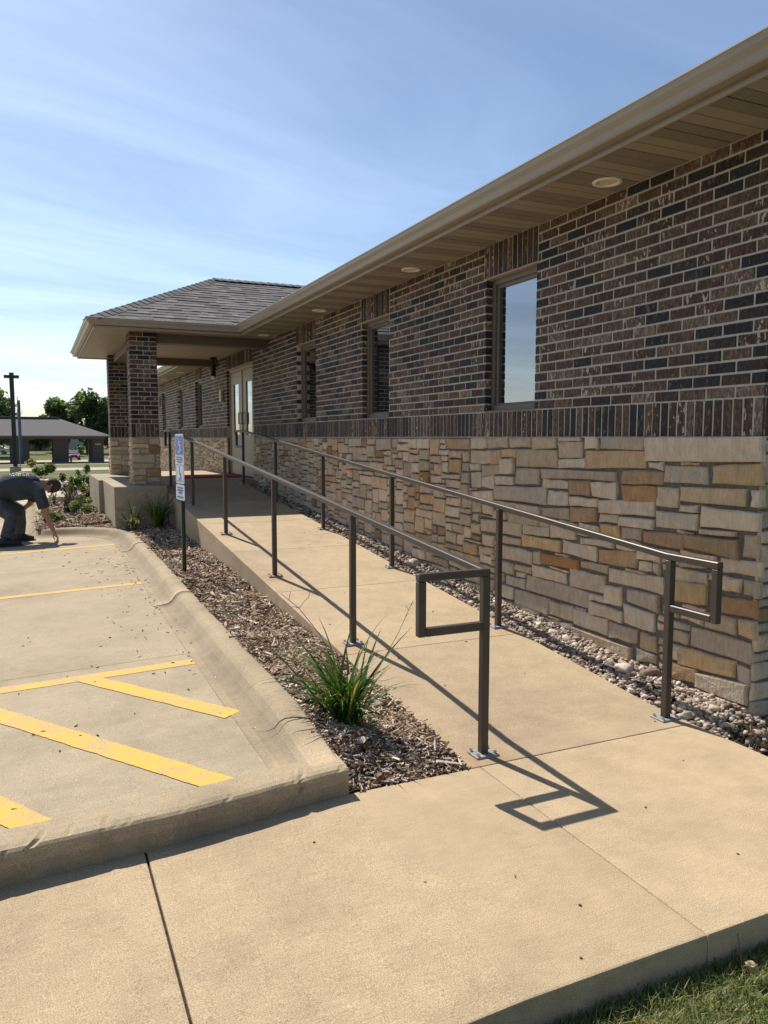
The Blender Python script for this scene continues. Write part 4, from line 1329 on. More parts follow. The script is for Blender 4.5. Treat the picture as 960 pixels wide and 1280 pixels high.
# ================================================================== MULCH, ROCKS, LITTER
def chip(c, L, w, h, yaw, pit, roll):
    q = Matrix.Translation(c) @ Matrix.Rotation(yaw, 4, 'Z') @ Matrix.Rotation(pit, 4, 'Y') @ Matrix.Rotation(roll, 4, 'X')
    b = random.uniform(-.25, .25)
    P = [(-L, -w, -h), (L * .9, -w * .5, -h), (L * .9, w * .5, -h), (-L, w, -h), (-L * .8, -w * .7, h), (L, -w * .3 + b * w, h), (L * .85, w * .4 + b * w, h), (-L * .9, w * .6, h)]
    return [tuple(q @ Vector(p)) for p in P], [(0, 3, 2, 1), (4, 5, 6, 7), (0, 1, 5, 4), (1, 2, 6, 5), (2, 3, 7, 6), (3, 0, 4, 7)]
random.seed(51)
mc = MB()
def chips(n, x0, x1, y0, y1, zf, s=1.0, ybias=1.0):
    for _ in range(n):
        x = random.uniform(x0, x1); y = y0 + (y1 - y0) * random.random() ** ybias
        L = random.uniform(0.009, 0.034) * s
        if random.random() < 0.12: L *= 1.9
        w = random.uniform(0.0025, 0.011) * s
        z = zf(x, y) + random.uniform(-0.004, 0.018) + abs(random.gauss(0, .005))
        c = random.random()
        tone = mnoise.noise(Vector((x * 2.2, y * 2.2, 9)))
        r = random.uniform(0.0, 0.55) if c < 0.34 - tone * .35 else (random.uniform(0.5, 0.8) if c < 0.64 else random.uniform(0.8, 1.0))
        mc.add(chip((x, y, z), L, w, random.uniform(0.0012, 0.004) * s, random.uniform(0, 6.3), random.gauss(0, .3), random.uniform(-.8, .8)), (r, random.random(), 0))
chips(19000, 1.135, 1.745, 2.925, 6.0, mulch_z, .85)
chips(260, 1.15, 1.74, 2.95, 6.5, mulch_z, 1.8)
chips(8500, 1.16, 1.745, 6.0, 11.5, mulch_z, 1.25)
tag(mc.build('wood_mulch', M['chip']), 'brown shredded wood mulch filling the bed between kerb and ramp', 'mulch', None, 'stuff')
mc = MB()
chips(6500, -0.02, 1.0, 12.22, 17.5, far_bed_z, 1.5, 1.3)
for _ in range(700):
    bx_ = random.uniform(.55, 1.2); by_ = random.uniform(bed_y0(bx_) + .02, 12.3)
    mc.add(chip((bx_, by_, lot_z(bx_) + .105), random.uniform(.014, .05), random.uniform(.004, .014), .004, random.uniform(0, 6.3), random.gauss(0, .3), random.uniform(-.8, .8)), (random.uniform(.2, 1), 0, 0))
tag(mc.build('wood_mulch', M['chip']), 'pale wood mulch in the far bed beyond the bending person', 'mulch', None, 'stuff')

def ico(sub):
    bm = bmesh.new()
    bmesh.ops.create_icosphere(bm, subdivisions=sub, radius=1.0)
    return from_bm(bm)
IC1, IC2, IC3 = ico(1), ico(2), ico(3)
def pebble(c, a, b, h, base=IC1, rough=0.42):
    q = Matrix.Rotation(random.uniform(0, 6.3), 3, 'Z') @ Matrix.Rotation(random.gauss(0, .35), 3, 'X') @ Matrix.Rotation(random.gauss(0, .35), 3, 'Y')
    s = Vector((random.random() * 90, random.random() * 90, 0))
    V = []
    for v in base[0]:
        p = Vector(v)
        k = 1 + rough * mnoise.noise(p * 1.3 + s) + 0.4 * rough * mnoise.noise(p * 3.1 + s)
        V.append(tuple(Vector(c) + q @ Vector((p.x * a * k, p.y * b * k, p.z * h * k))))
    return V, base[1]
random.seed(52)
rk = MB()
def rocks(n, x0, x1, y0, y1, base, s=1.0):
    for _ in range(n):
        x, y = random.uniform(x0, x1), random.uniform(y0, y1)
        a = random.uniform(0.009, 0.026) * s
        if random.random() < .08: a *= 1.5
        b, h = a * random.uniform(.55, .95), a * random.uniform(.35, .65)
        rk.add(pebble((x, y, rock_z(x, y) + random.uniform(-0.004, 0.022)), a, b, h, base), (min(1, max(0, random.gauss(.48, .26))), 0, 0))
rocks(2700, 3.115, 3.385, 2.75, 5.2, IC2, 0.9)
rocks(2200, 3.115, 3.385, 5.2, 8.2, IC1)
rocks(1100, 3.12, 3.385, 8.2, 12.6, IC1, 1.2)
rocks(120, 3.12, 3.6, 2.3, 2.8, IC2, .9)
tag(rk.build('river_rocks', M['rock'], smooth=True), 'tan and grey river rocks in the strip along the wall', 'rocks', None, 'stuff')
for (x, y, a, b, h, lb) in ((3.275, 3.62, .072, .050, .036, 'large pale rock beside the second post, biggest in the rock strip'), (3.335, 3.47, .055, .042, .038, 'dark rounded rock right behind the large pale rock'), (3.18, 3.02, .045, .035, .030, 'pale lumpy rock at the edge of the sidewalk by the last post'), (3.27, 6.55, .075, .055, .045, 'whitish rock among the gravel half way up the ramp')):
    random.seed(int(y * 100))
    tag(mk('rock', *pebble((x, y, rock_z(x, y) + h * .5), a, b, h, IC3, .5), M['rock'], None, ((.82 if 'dark' not in lb else .15), 0, 0), True), lb, 'rock', 'larger rocks in the gravel strip')

# leaves, twigs and chips blown onto the concrete
random.seed(53)
lt = MB()
def litter(n, x0, x1, y0, y1, zf, smin=.006, smax=.02):
    for _ in range(n):
        x, y = random.uniform(x0, x1), random.uniform(y0, y1)
        c = random.random()
        lt.add(chip((x, y, zf(x, y) + 0.0055), random.uniform(smin, smax), random.uniform(.002, .006), .0015, random.uniform(0, 6.3), random.gauss(0, .15), random.gauss(0, .3)), (random.uniform(0, .4) if c < .8 else random.uniform(.85, 1), 0, 0))
lz = lambda x, y: lot_z(x) - .001
litter(22, -0.3, 0.88, 3.1, 6.0, lz, .004, .012)
litter(40, 0.45, 0.88, 4.6, 7.6, lz, .004, .016)
litter(70, 0.80, 0.96, 3.4, 10.5, lz, .003, .016)
litter(36, 0.3, 0.9, 7.6, 9.5, lz, .008, .026)
litter(26, -0.6, 0.9, 9, 11.8, lz, .008, .025)
litter(9, 0.3, 3.0, 1.65, 2.85, lambda x, y: walk_z(x) - .003, .003, .007)
litter(22, 1.8, 3.05, 3.0, 8.5, lambda x, y: ramp_z(y) - .003, .003, .010)
litter(60, -0.9, 0.1, 11.9, 13.4, lz, .01, .05)
tag(lt.build('leaf_litter', M['chip']), 'dry bits of leaves and twigs scattered over the concrete', 'litter', None, 'stuff')

# ================================================================== LAWN
def blade(V, F, T, base, h, lean, az, w, tint, seg=2, droop=0.3):
    n = len(V)
    dx, dy = math.cos(az), math.sin(az)
    px_, py_ = -dy * w / 2, dx * w / 2
    for k in range(seg + 1):
        t_ = k / seg
        r = lean * (t_ * t_) * h
        z = base[2] + h * t_ * (1 - droop * t_ * lean)
        x, y = base[0] + dx * r, base[1] + dy * r
        if k < seg:
            ww = 1 - 0.5 * t_
            V += [(x - px_ * ww, y - py_ * ww, z), (x + px_ * ww, y + py_ * ww, z)]
        else:
            V.append((x, y, z))
    for k in range(seg - 1):
        F.append((n + 2 * k, n + 2 * k + 1, n + 2 * k + 3, n + 2 * k + 2)); T.append(tint)
    F.append((n + 2 * seg - 2, n + 2 * seg - 1, n + 2 * seg)); T.append(tint)
random.seed(61)
V, F, T = [], [], []
def lawn(n, x0, x1, y0, y1, zf):
    for _ in range(n):
        x, y = random.uniform(x0, x1), random.uniform(y0, y1)
        g = mnoise.noise(Vector((x * 3, y * 3, 2)))
        c = random.random() + g * .35
        r = random.uniform(0.15, .65) if c < .42 else random.uniform(.5, 1.0)
        h = random.uniform(.022, .060) * (1 + .4 * g)
        if r > .75: h *= .7
        blade(V, F, T, (x, y, zf(x, y) - .004), h, random.uniform(.1, 1.2), random.uniform(0, 6.3), random.uniform(.0025, .0048), (r, 0, 0))
lz2 = lambda x, y: ground_z(x, y)
lawn(34000, 0.55, 3.0, 0.75, 1.60, lz2)
lawn(24000, -2.2, 0.55, 0.55, 1.58, lz2)
lawn(22000, -2.5, 5.0, -1.0, 1.55, lz2)
lawn(1500, 3.1, 5.0, 1.0, 2.2, lambda x, y: ground_z(x, y) + .05)
tag(mk('lawn_grass', V, F, M['lawn'], None, T), 'short patchy green and straw lawn below the sidewalk edge', 'grass', None, 'stuff')
V, F, T = [], [], []
for _ in range(2600):
    x, y = random.uniform(3.10, 3.85), random.uniform(2.1, 2.98)
    if x > 3.4 and y > 2.8: continue
    z = rock_z(min(x, 3.4), y) if x < 3.42 else -.05
    c = random.random()
    blade(V, F, T, (x, y, z - .01), random.uniform(.02, .075), random.uniform(.2, 1.6), random.uniform(0, 6.3), random.uniform(.002, .004), (random.random() if c < .8 else 0.1, 0, 0))
tag(mk('dry_weeds', V, F, M['dry'], None, T), 'dry straw coloured weeds at the wall corner by the sidewalk', 'weeds', None, 'stuff')

# ================================================================== PLANTS
def grass_clump(name, loc, n, lmin, lmax, label, cat, group, mat, wid=.008, seed=1, single=True, spread=1.0, bias=0.0):
    random.seed(seed)
    p = empty(name, loc, label, cat, group)
    J = MB()
    for i in range(n):
        az = random.uniform(0, 2 * math.pi)
        if random.random() < bias: az = random.gauss(math.pi, .7)
        L = random.uniform(lmin, lmax)
        if math.sin(az) < -.25: L *= .72
        le = random.uniform(.15, 1.25) * spread
        bx, by = loc[0] + random.gauss(0, .03), loc[1] + random.gauss(0, .03)
        dx, dy = math.cos(az), math.sin(az)
        seg = 7
        w = wid * random.uniform(.7, 1.3)
        a = math.pi / 2 - random.uniform(0.05, .65) * spread
        pts = []
        x = z = 0.0
        for k in range(seg + 1):
            pts.append((bx + dx * x, by + dy * x, loc[2] + z))
            x += math.cos(a) * L / seg; z += math.sin(a) * L / seg
            a -= le * 1.9 / seg * (0.5 + k / seg)
        Vv, Ff = [], []
        tw = random.uniform(-.5, .5)
        for k, q in enumerate(pts):
            ww = w * (1 - (k / seg) ** 2.2) + .0004
            sx, sy = -dy * math.cos(tw), dx * math.cos(tw)
            up_ = math.sin(tw) * ww + .25 * ww
            Vv += [(q[0] - sx * ww, q[1] - sy * ww, q[2] + up_), (q[0], q[1], q[2] - .15 * ww), (q[0] + sx * ww, q[1] + sy * ww, q[2] - up_ + .5 * ww)]
        for k in range(seg):
            Ff += [(3 * k, 3 * k + 1, 3 * k + 4, 3 * k + 3), (3 * k + 1, 3 * k + 2, 3 * k + 5, 3 * k + 4)]
        tn = (random.random() * .9 if random.random() < .92 else 1.0, 0, 0)
        if single: mk('leaf', Vv, Ff, mat, p, tn, True)
        else: J.add((Vv, Ff), tn)
    if not single: J.build('leaves', mat, p, True)
    return p
PC = (1.34, 3.42, mulch_z(1.34, 3.42))
pc_ = grass_clump('ornamental_grass', PC, 170, .24, .60, 'arching green ornamental grass clump with two dry flower stems at the mulch end', 'plant', None, M['clump'], .0088, 71, True, 1.05, .3)
def stem(p, pts, r, side):
    mk('flower_stem', *tube(pts, [r * (1 - .55 * i / (len(pts) - 1)) for i in range(len(pts))], 5), M['twig'], p)
    for q0, q1 in side:
        mk('twig', *tube([q0, tuple((Vector(q0) + Vector(q1)) / 2 + Vector((0, 0, .004))), q1], [r * .55, r * .45, r * .35], 4), M['twig'], p)
stem(pc_, [PC, (1.30, 3.40, .35), (1.22, 3.45, .55), (1.13, 3.5, .68), (1.04, 3.5, .76)], .0028, [((1.13, 3.5, .68), (1.18, 3.5, .73)), ((1.13, 3.5, .68), (1.09, 3.5, .69)), ((1.08, 3.5, .725), (1.09, 3.5, .765)), ((1.18, 3.5, .73), (1.185, 3.5, .755))])
stem(pc_, [PC, (1.42, 3.42, .22), (1.55, 3.48, .35), (1.66, 3.5, .50), (1.745, 3.5, .665)], .0024, [((1.70, 3.5, .575), (1.72, 3.5, .60)), ((1.72, 3.5, .615), (1.70, 3.5, .64)), ((1.73, 3.5, .635), (1.755, 3.5, .655))])
grass_clump('daylily', (1.52, 11.05, .26), 130, .35, .62, 'dark green daylily clump against the ramp wall below the column', 'plant', 'leafy clumps beside the porch plinth', M['clump'], .010, 72, False, .9)
grass_clump('daylily', (1.22, 11.22, .25), 70, .22, .42, 'lighter green leafy clump in front of the concrete plinth', 'plant', 'leafy clumps beside the porch plinth', M['lawn'], .010, 73, False, 1.1)
grass_clump('fountain_grass', (0.50, 14.4, .2), 120, .35, .60, 'tawny purple fountain grass in the far bed', 'plant', None, M['purple'], .005, 74, False, .9)

def leaf_ball(p, name, c, rx, ry, rz, n, size, mat, seed, tone=0.0):
    random.seed(seed)
    Vv, Ff, Tt = [], [], []
    cl = []
    for _ in range(max(6, n // 120)):
        while True:
            q = Vector((random.uniform(-1, 1), random.uniform(-1, 1), random.uniform(-1, 1)))
            if q.length < 1: break
        q = q.normalized() * (q.length ** .5)
        cl.append((q, random.uniform(.25, .5), random.uniform(-.25, .25)))
    for _ in range(n):
        q, cr_, ct = random.choice(cl)
        d = Vector((random.gauss(0, 1), random.gauss(0, 1), random.gauss(0, 1))).normalized() * cr_ * random.random() ** .45
        w = q * .82 + d
        o = Vector((c[0] + w.x * rx, c[1] + w.y * ry, c[2] + w.z * rz))
        a = Vector((random.gauss(0, 1), random.gauss(0, 1), random.gauss(0, .7))).normalized()
        b = a.cross(Vector((random.gauss(0, 1), random.gauss(0, 1), random.gauss(0, 1)))).normalized()
        s = size * random.uniform(.6, 1.3)
        i = len(Vv)
        Vv += [tuple(o - a * s), tuple(o + b * s * .5), tuple(o + a * s), tuple(o - b * s * .5)]
        Ff.append((i, i + 1, i + 2, i + 3))
        Tt.append((min(1, max(0, .45 + ct + tone + random.gauss(0, .15))), 0, 0))
    return mk(name, Vv, Ff, mat, p, Tt)
def shrub(loc, rx, rz, n, size, mat, label, seed, name='shrub', group='low shrubs in the far bed', tone=0):
    p = empty(name, loc, label, 'shrub', group)
    leaf_ball(p, 'foliage', (loc[0], loc[1], loc[2] + rz * .95), rx, rx, rz, n, size, mat, seed, tone)
    for k in range(5):
        a = k * 1.25 + seed
        mk('stem', *tube([loc, (loc[0] + .3 * rx * math.cos(a), loc[1] + .3 * rx * math.sin(a), loc[2] + rz * .7), (loc[0] + .6 * rx * math.cos(a), loc[1] + .6 * rx * math.sin(a), loc[2] + rz * 1.4)], [.008, .006, .003], 5), M['bark'], p)
    return p
shrub((0.20, 13.1, .17), .20, .11, 1100, .022, M['leaf'], 'low green spreading shrub nearest the bending person', 81, tone=.15)
shrub((0.72, 14.0, .2), .22, .17, 1000, .022, M['leaf'], 'low green shrub tight against the concrete plinth', 82, tone=.25)
shrub((0.70, 16.4, .14), .26, .30, 1500, .026, M['lawn'], 'tall yellow green shrub behind the fountain grass', 83)
shrub((0.98, 18.2, .10), .24, .36, 700, .034, M['purple'], 'dark purple leaved shrub behind the plinth, the right one', 84, group='purple shrubs behind the plinth')
shrub((0.62, 18.6, .10), .22, .32, 600, .034, M['purple'], 'dark purple leaved shrub behind the plinth, the left one', 85, group='purple shrubs behind the plinth')
shrub((0.30, 16.6, .14), .12, .26, 350, .022, M['leaf'], 'small upright green plant left of the tall shrub', 86, tone=.2)
random.seed(62)
w_ = tag(empty('dandelion_head', (1.86, 1.52, -.12)), 'withered tan flower head in the lawn at the sidewalk edge', 'flower')
mk('stem', *tube([(1.86, 1.50, -.14), (1.865, 1.50, -.05), (1.85, 1.515, -.06), (1.84, 1.53, 0.04)], .0015, 5), M['twig'], w_)
mk('petals', *pebble((1.862, 1.49, -.05), .018, .016, .014, IC2, .6), M['dry'], w_, (.8, 0, 0))

# ================================================================== PERSON
GZ = lot_z(-0.3)
per = empty('person', (-0.4, 11.6, GZ), 'person in dark tee shirt, cap and jeans bending to reach the kerb', 'person')
t = NT('skin'); M['skin'] = t.set(t.ramp(t.noise(30, 3), [(0.3, (0.36, 0.19, 0.125)), (0.7, (0.43, 0.235, 0.16))]), 0.55, None, 0.4)
M['jeans'] = plain('dark_jeans', (0.072, 0.076, 0.084), 0.9, 0, 0.35, 14, 0.2, 0.6)
M['shoe'] = plain('black_shoe', (0.014, 0.014, 0.015), 0.6, 0, 0.2, 20)
M['cap'] = plain('dark_cap', (0.045, 0.036, 0.028), 0.9, 0, 0.2, 40)
t = NT('navy_tee_shirt')
x, y, z = t.xyz()
band = t.math('MULTIPLY', t.math('MULTIPLY', t.math('GREATER_THAN', x, -0.335), t.math('LESS_THAN', x, -0.09)), t.math('GREATER_THAN', z, 0.985))
ltr = t.math('GREATER_THAN', t.noise(1.0, 1, .5, t.map((52, 16, 1))), 0.49)
row = t.math('GREATER_THAN', t.math('FRACT', t.math('MULTIPLY', y, 11.0)), 0.28)
M['tee'] = t.set(t.mix(t.math('MULTIPLY', band, t.math('MULTIPLY', ltr, row)), t.ramp(t.noise(9, 4), [(0.3, (0.042, 0.054, 0.064)), (0.7, (0.058, 0.072, 0.084))]), (0.52, 0.48, 0.25)), 0.9, None, 0.2, t.noise(14, 4), 0.7, 0.02)

body = MB()
def limb(mb, pts, rad, n=12): mb.add(tube(pts, rad, n))
HP = Vector((-0.62, 11.62, 0.68))
# torso, neck and head
limb(body, [(-0.66, 11.62, .66), (-0.55, 11.62, .74), (-0.36, 11.62, .83), (-0.18, 11.62, .87), (-0.03, 11.62, .85), (0.04, 11.62, .83)], [(.15, .11), (.165, .125), (.165, .13), (.175, .135), (.16, .11), (.06, .06)], 16)
limb(body, [(-0.02, 11.62, .88), (0.08, 11.61, .875), (0.14, 11.61, .865)], [.065, .056, .055])
HC = Vector((0.185, 11.61, .845))
hd = pebble(HC, .118, .074, .088, IC3, 0.0)
Q = Matrix.Rotation(R(14), 3, 'Y')
random.seed(3)
hv = []
for v in IC3[0]:
    p = Vector(v)
    p = Vector((p.x * .115, p.y * .076, p.z * .094))
    if p.z < 0 and p.x < 0: p.y *= .86
    hv.append(tuple(HC + Q @ p))
body.add((hv, IC3[1]))
face = lambda u, s, d: tuple(HC + Q @ Vector((u, s, -d)))          # u towards crown, d out of the face
limb(body, [face(.012, 0, .088), face(-.014, 0, .104), face(-.022, 0, .108), face(-.030, 0, .092)], [.010, .013, .015, .010], 8)      # nose
limb(body, [face(-.078, 0, .058), face(-.096, 0, .070), face(-.10, 0, .05)], [.028, .024, .02], 8)                                    # chin
for s in (-1, 1):
    limb(body, [face(-.018, s * .070, .005), face(-.002, s * .083, -.004), face(.022, s * .080, -.004)], [.012, .016, .010], 8)      # ears
# arms: near (right) arm reaches the ground, far arm rests on the far knee
limb(body, [(0.0, 11.47, .85), (0.02, 11.41, .76), (0.075, 11.40, .56), (0.10, 11.41, .46), (0.145, 11.45, .33), (0.185, 11.49, .215)], [.062, .056, .047, .043, .040, .028])
limb(body, [(0.0, 11.77, .85), (-0.03, 11.84, .72), (-0.10, 11.85, .58), (-0.18, 11.82, .52)], [.06, .052, .043, .034])
# near hand: palm, four fingers pinching down to the ground, thumb from the palm's side
pw = Vector((0.19, 11.497, .20))
limb(body, [(0.182, 11.488, .222), (0.200, 11.500, .180), (0.212, 11.508, .142)], [(.030, .017), (.040, .018), (.038, .015)], 10)
for k, (oy, L, c) in enumerate(((-.030, .074, .006), (-.011, .082, .0), (.009, .076, .003), (.026, .060, .010))):
    b0 = Vector((0.210 + .004 * k, 11.508 + oy, .146))
    limb(body, [b0, b0 + Vector((.018, 0.002, -L * .36)), b0 + Vector((.020, .002, -L * .72)), b0 + Vector((.010 + c, .001, -L))], [.0095, .009, .0085, .007], 8)
limb(body, [(0.188, 11.478, .176), (0.174, 11.472, .145), (0.186, 11.480, .112), (0.204, 11.486, .088)], [.012, .011, .010, .008], 8)
# far hand on the knee
limb(body, [(-0.18, 11.82, .52), (-0.20, 11.80, .505)], [(.034, .018), (.038, .016)], 10)
for k in range(4):
    b0 = Vector((-0.20, 11.775 + .017 * k, .50))
    limb(body, [b0, b0 + Vector((.02, -.01, -.035)), b0 + Vector((.022, -.012, -.065))], [.009, .0085, .007], 6)
limb(body, [(-0.19, 11.84, .505), (-0.17, 11.86, .475), (-0.165, 11.855, .445)], [.011, .010, .008], 6)
# legs
LEG = (((-0.60, 11.53, .66), (-0.46, 11.47, .57), (-0.33, 11.43, .44), (-0.36, 11.37, .30), (-0.41, 11.30, .14)), ((-0.58, 11.72, .66), (-0.42, 11.76, .60), (-0.24, 11.78, .50), (-0.235, 11.79, .32), (-0.255, 11.80, .15)))
for L in LEG: limb(body, L, [.10, .092, .066, .058, .045])
remesh((body.v, body.f), .009, 'body', M['skin'], per, 5)
# clothing
sh_ = MB()
limb(sh_, [(-0.60, 11.62, .715), (-0.50, 11.62, .775), (-0.36, 11.62, .845), (-0.18, 11.62, .885), (-0.04, 11.62, .87), (0.035, 11.62, .855)], [(.178, .125), (.188, .142), (.185, .158), (.192, .158), (.175, .125), (.075, .072)], 20)
limb(sh_, [(-0.42, 11.62, .74), (-0.28, 11.62, .72), (-0.14, 11.62, .735), (-0.02, 11.62, .78)], [(.14, .06), (.165, .085), (.16, .085), (.13, .06)], 16)   # loose front hanging down
limb(sh_, [(-0.02, 11.50, .86), (0.015, 11.42, .77), (0.062, 11.40, .60), (0.078, 11.40, .545)], [.080, .084, .078, .080], 14)
limb(sh_, [(-0.02, 11.74, .86), (-0.03, 11.82, .75), (-0.08, 11.85, .62)], [.080, .080, .074], 14)
remesh((sh_.v, sh_.f), .012, 'tee_shirt', M['tee'], per, 5)
jn = MB()
limb(jn, [(-0.70, 11.62, .60), (-0.66, 11.62, .66), (-0.56, 11.62, .73), (-0.47, 11.62, .77)], [(.13, .10), (.175, .135), (.175, .130), (.165, .115)], 18)
for L in LEG:
    q = list(L[:4]) + [tuple(Vector(L[3]).lerp(Vector(L[4]), .85))]
    limb(jn, q, [.118, .112, .090, .082, .080], 14)
remesh((jn.v, jn.f), .012, 'jeans', M['jeans'], per, 4)
for (ax, ay, az) in (LEG[0][4], LEG[1][4]):
    z0 = lot_z(ax) + .002
    s_ = MB()
    limb(s_, [(ax - .085, ay, z0 + .055), (ax - .03, ay, z0 + .068), (ax + .05, ay, z0 + .058), (ax + .13, ay, z0 + .042), (ax + .19, ay, z0 + .034)], [(.036, .050), (.042, .066), (.046, .054), (.048, .040), (.030, .028)], 14)
    limb(s_, [(ax - .01, ay, z0 + .06), (ax - .005, ay, z0 + .14)], [.05, .052], 12)
    so = remesh((s_.v, s_.f), .008, 'shoe', M['shoe'], per, 3)
    mk('sole', *bbox(ax - .125, ax + .215, ay - .046, ay + .046, z0, z0 + .022, .009, 2), M['black'], so)
# cap with its peak, hair edge, eyes
cp = MB()
cv = []
for v in IC3[0]:
    p = Vector(v)
    p = Vector((max(p.x, .02) * .128, p.y * .088, p.z * .106))
    cv.append(tuple(HC + Q @ p))
cp.add((cv, IC3[1]))
co_ = cp.build('cap', M['cap'], per, True)
bv, bf = [], []
for k in range(9):
    a = R(-80 + 20 * k)
    for rr in (0.0, 1.0):
        u = .028 - .022 * rr * math.cos(a) ; s = math.sin(a) * (.078 + .004 * rr); d = .075 + math.cos(a) * .02 + rr * .075 * max(0, math.cos(a)) ** .5
        bv.append(tuple(HC + Q @ Vector((u, s, -d)))); bv.append(tuple(HC + Q @ Vector((u + .006, s, -d))))
for k in range(8):
    i = k * 4
    bf += [(i, i + 2, i + 6, i + 4), (i + 1, i + 5, i + 7, i + 3), (i + 2, i + 3, i + 7, i + 6), (i, i + 4, i + 5, i + 1)]
mk('peak', bv, bf, M['cap'], co_)
M['hair'] = plain('brown_hair', (0.05, 0.032, 0.02), 0.8, 0, .4, 60)
hv = []
for v in IC2[0]:
    p = Vector(v)
    p = Vector((max(-.75, min(p.x, .3)) * .112, p.y * .080, max(p.z, -.05) * .099))
    hv.append(tuple(HC + Q @ p))
mk('hair', hv, IC2[1], M['hair'], per, smooth=True)
for s in (-1, 1):
    mk('eye', *pebble(face(.006, s * .030, .082), .009, .012, .008, IC1, 0), M['black'], per)
mk('mouth', *tube([face(-.058, -.022, .083), face(-.060, 0, .091), face(-.058, .022, .083)], .005, 6), plain('lips', (.28, .11, .09), .5), per)
tr = empty('hand_trowel', (0.215, 11.5, lot_z(.2)), 'small dark hand tool held at the ground by the bending person', 'tool')
mk('handle', *tube([(0.222, 11.50, .085), (0.228, 11.50, .115)], .006, 6), M['black'], tr)
mk('tip', *tube([(0.20, 11.50, lot_z(.2) + .004), (0.212, 11.50, .07), (0.222, 11.50, .088)], [.001, .005, .006], 6), M['plate'], tr)

# ================================================================== BACKGROUND
def gpatch(name, x0, x1, y0, y1, mat, dz=.02, n=8):
    V = []
    for j in range(n + 1):
        y = y0 + (y1 - y0) * j / n
        for x in (x0, x1): V.append((x, y, far_z(y) + dz))
    return tag(mk(name, V, [(2 * j, 2 * j + 1, 2 * j + 3, 2 * j + 2) for j in range(n)], mat), kind='structure')
gpatch('driveway', -60, 2.9, 20.0, 27.0, M['pale_conc'], .05)
gpatch('driveway', -60, 60, 31.5, 38.5, M['pale_conc'], .03)
gpatch('road', -150, 200, 62, 74, M['pale_conc'], .03)
gpatch('driveway', -60, 60, 98, 124, M['pale_conc'], .03)

GZ2 = far_z(110)
dt = empty('drive_through', (-4, 111, GZ2), 'low brick drive-through shelter with grey hipped roof across the road', 'building')
M['dbrick'] = plain('dark_brick', (0.085, 0.068, 0.062), 0.9, 0, 0.3, 6)
for x0, x1 in ((-16.5, -14.3), (-9.5, -7.4), (-2.95, -0.75), (2.05, 3.9), (6.75, 8.15)):
    for yy in ((107, 108.2), (114.5, 115.7)):
        pp = mk('pillar', *bbox(x0, x1, yy[0], yy[1], GZ2 - .2, 1.55, .03), M['dbrick'], dt)
        mk('pillar_base', *bbox(x0 - .08, x1 + .08, yy[0] - .08, yy[1] + .08, GZ2 - .2, GZ2 + .25, .02), M['smortar'], pp)
mk('fascia_beam', *bbox(-17, 8.35, 106.6, 116.2, 1.30, 1.85, .03), M['beam'], dt)
mk('roof', [(-18.2, 105.6, 1.75), (9.0, 105.6, 1.75), (9.0, 117.2, 1.75), (-18.2, 117.2, 1.75), (-12.4, 111.4, 4.05), (2.9, 111.4, 4.05), (-18.2, 105.6, 1.6), (9.0, 105.6, 1.6), (9.0, 117.2, 1.6), (-18.2, 117.2, 1.6)],
   [(0, 1, 5, 4), (1, 2, 5), (2, 3, 4, 5), (3, 0, 4), (0, 6, 7, 1), (1, 7, 8, 2), (2, 8, 9, 3), (3, 9, 6, 0), (6, 9, 8, 7)], M['shingle'], dt, (.35, .5, .5))
mk('ridge_vent', *bbox(-12.4, 3.0, 111.15, 111.65, 3.98, 4.22, .04), M['black'], dt)
mk('wall_sign', *bbox(7.1, 7.8, 106.93, 106.98, .55, .75, .01), M['trim_light'], dt)

def building(name, x0, x1, y0, y1, z0, zw, zr, wall, roof, label, wins, doors=()):
    b = empty(name, ((x0 + x1) / 2, y0, z0), label, 'building')
    mk('wall', *bbox(x0, x1, y0, y1, z0, zw, .02), wall, b)
    m = (y0 + y1) / 2
    mk('roof', [(x0 - .5, y0 - .5, zw), (x1 + .5, y0 - .5, zw), (x1 + .5, y1 + .5, zw), (x0 - .5, y1 + .5, zw), (x0 - .5, m, zr), (x1 + .5, m, zr)], [(0, 1, 5, 4), (2, 3, 4, 5), (0, 4, 3), (1, 2, 5), (0, 3, 2, 1)], roof, b, (.5, .5, .5))
    for (u0, u1, v0, v1) in wins:
        f = mk('window', *bbox(u0, u1, y0 - .06, y0 - .001, v0, v1, .01), M['white'], b)
        mk('pane', *box(u0 + .1, u1 - .1, y0 - .075, y0 - .065, v0 + .1, v1 - .1), M['glass'], f)
    for (u0, u1, v0, v1) in doors:
        d = mk('door', *bbox(u0, u1, y0 - .08, y0 - .001, v0, v1, .01), M['trim_light'], b)
        mk('handle', *bbox(u1 - .25, u1 - .15, y0 - .14, y0 - .085, v0 + .95, v0 + 1.1, .01), M['black'], d)
M['blue_siding'] = plain('pale_blue_siding', (0.55, 0.60, 0.66), 0.7, 0, .05, .6)
building('long_shed', -2.2, 12.6, 172, 182, far_z(172) - .1, 1.75, 3.2, M['blue_siding'], M['plate'], 'long pale blue metal building behind the drive-through', [(3.4, 4.8, .3, 1.3), (9, 10.4, .3, 1.3)], [(-.2, .9, far_z(172), 1.2)])

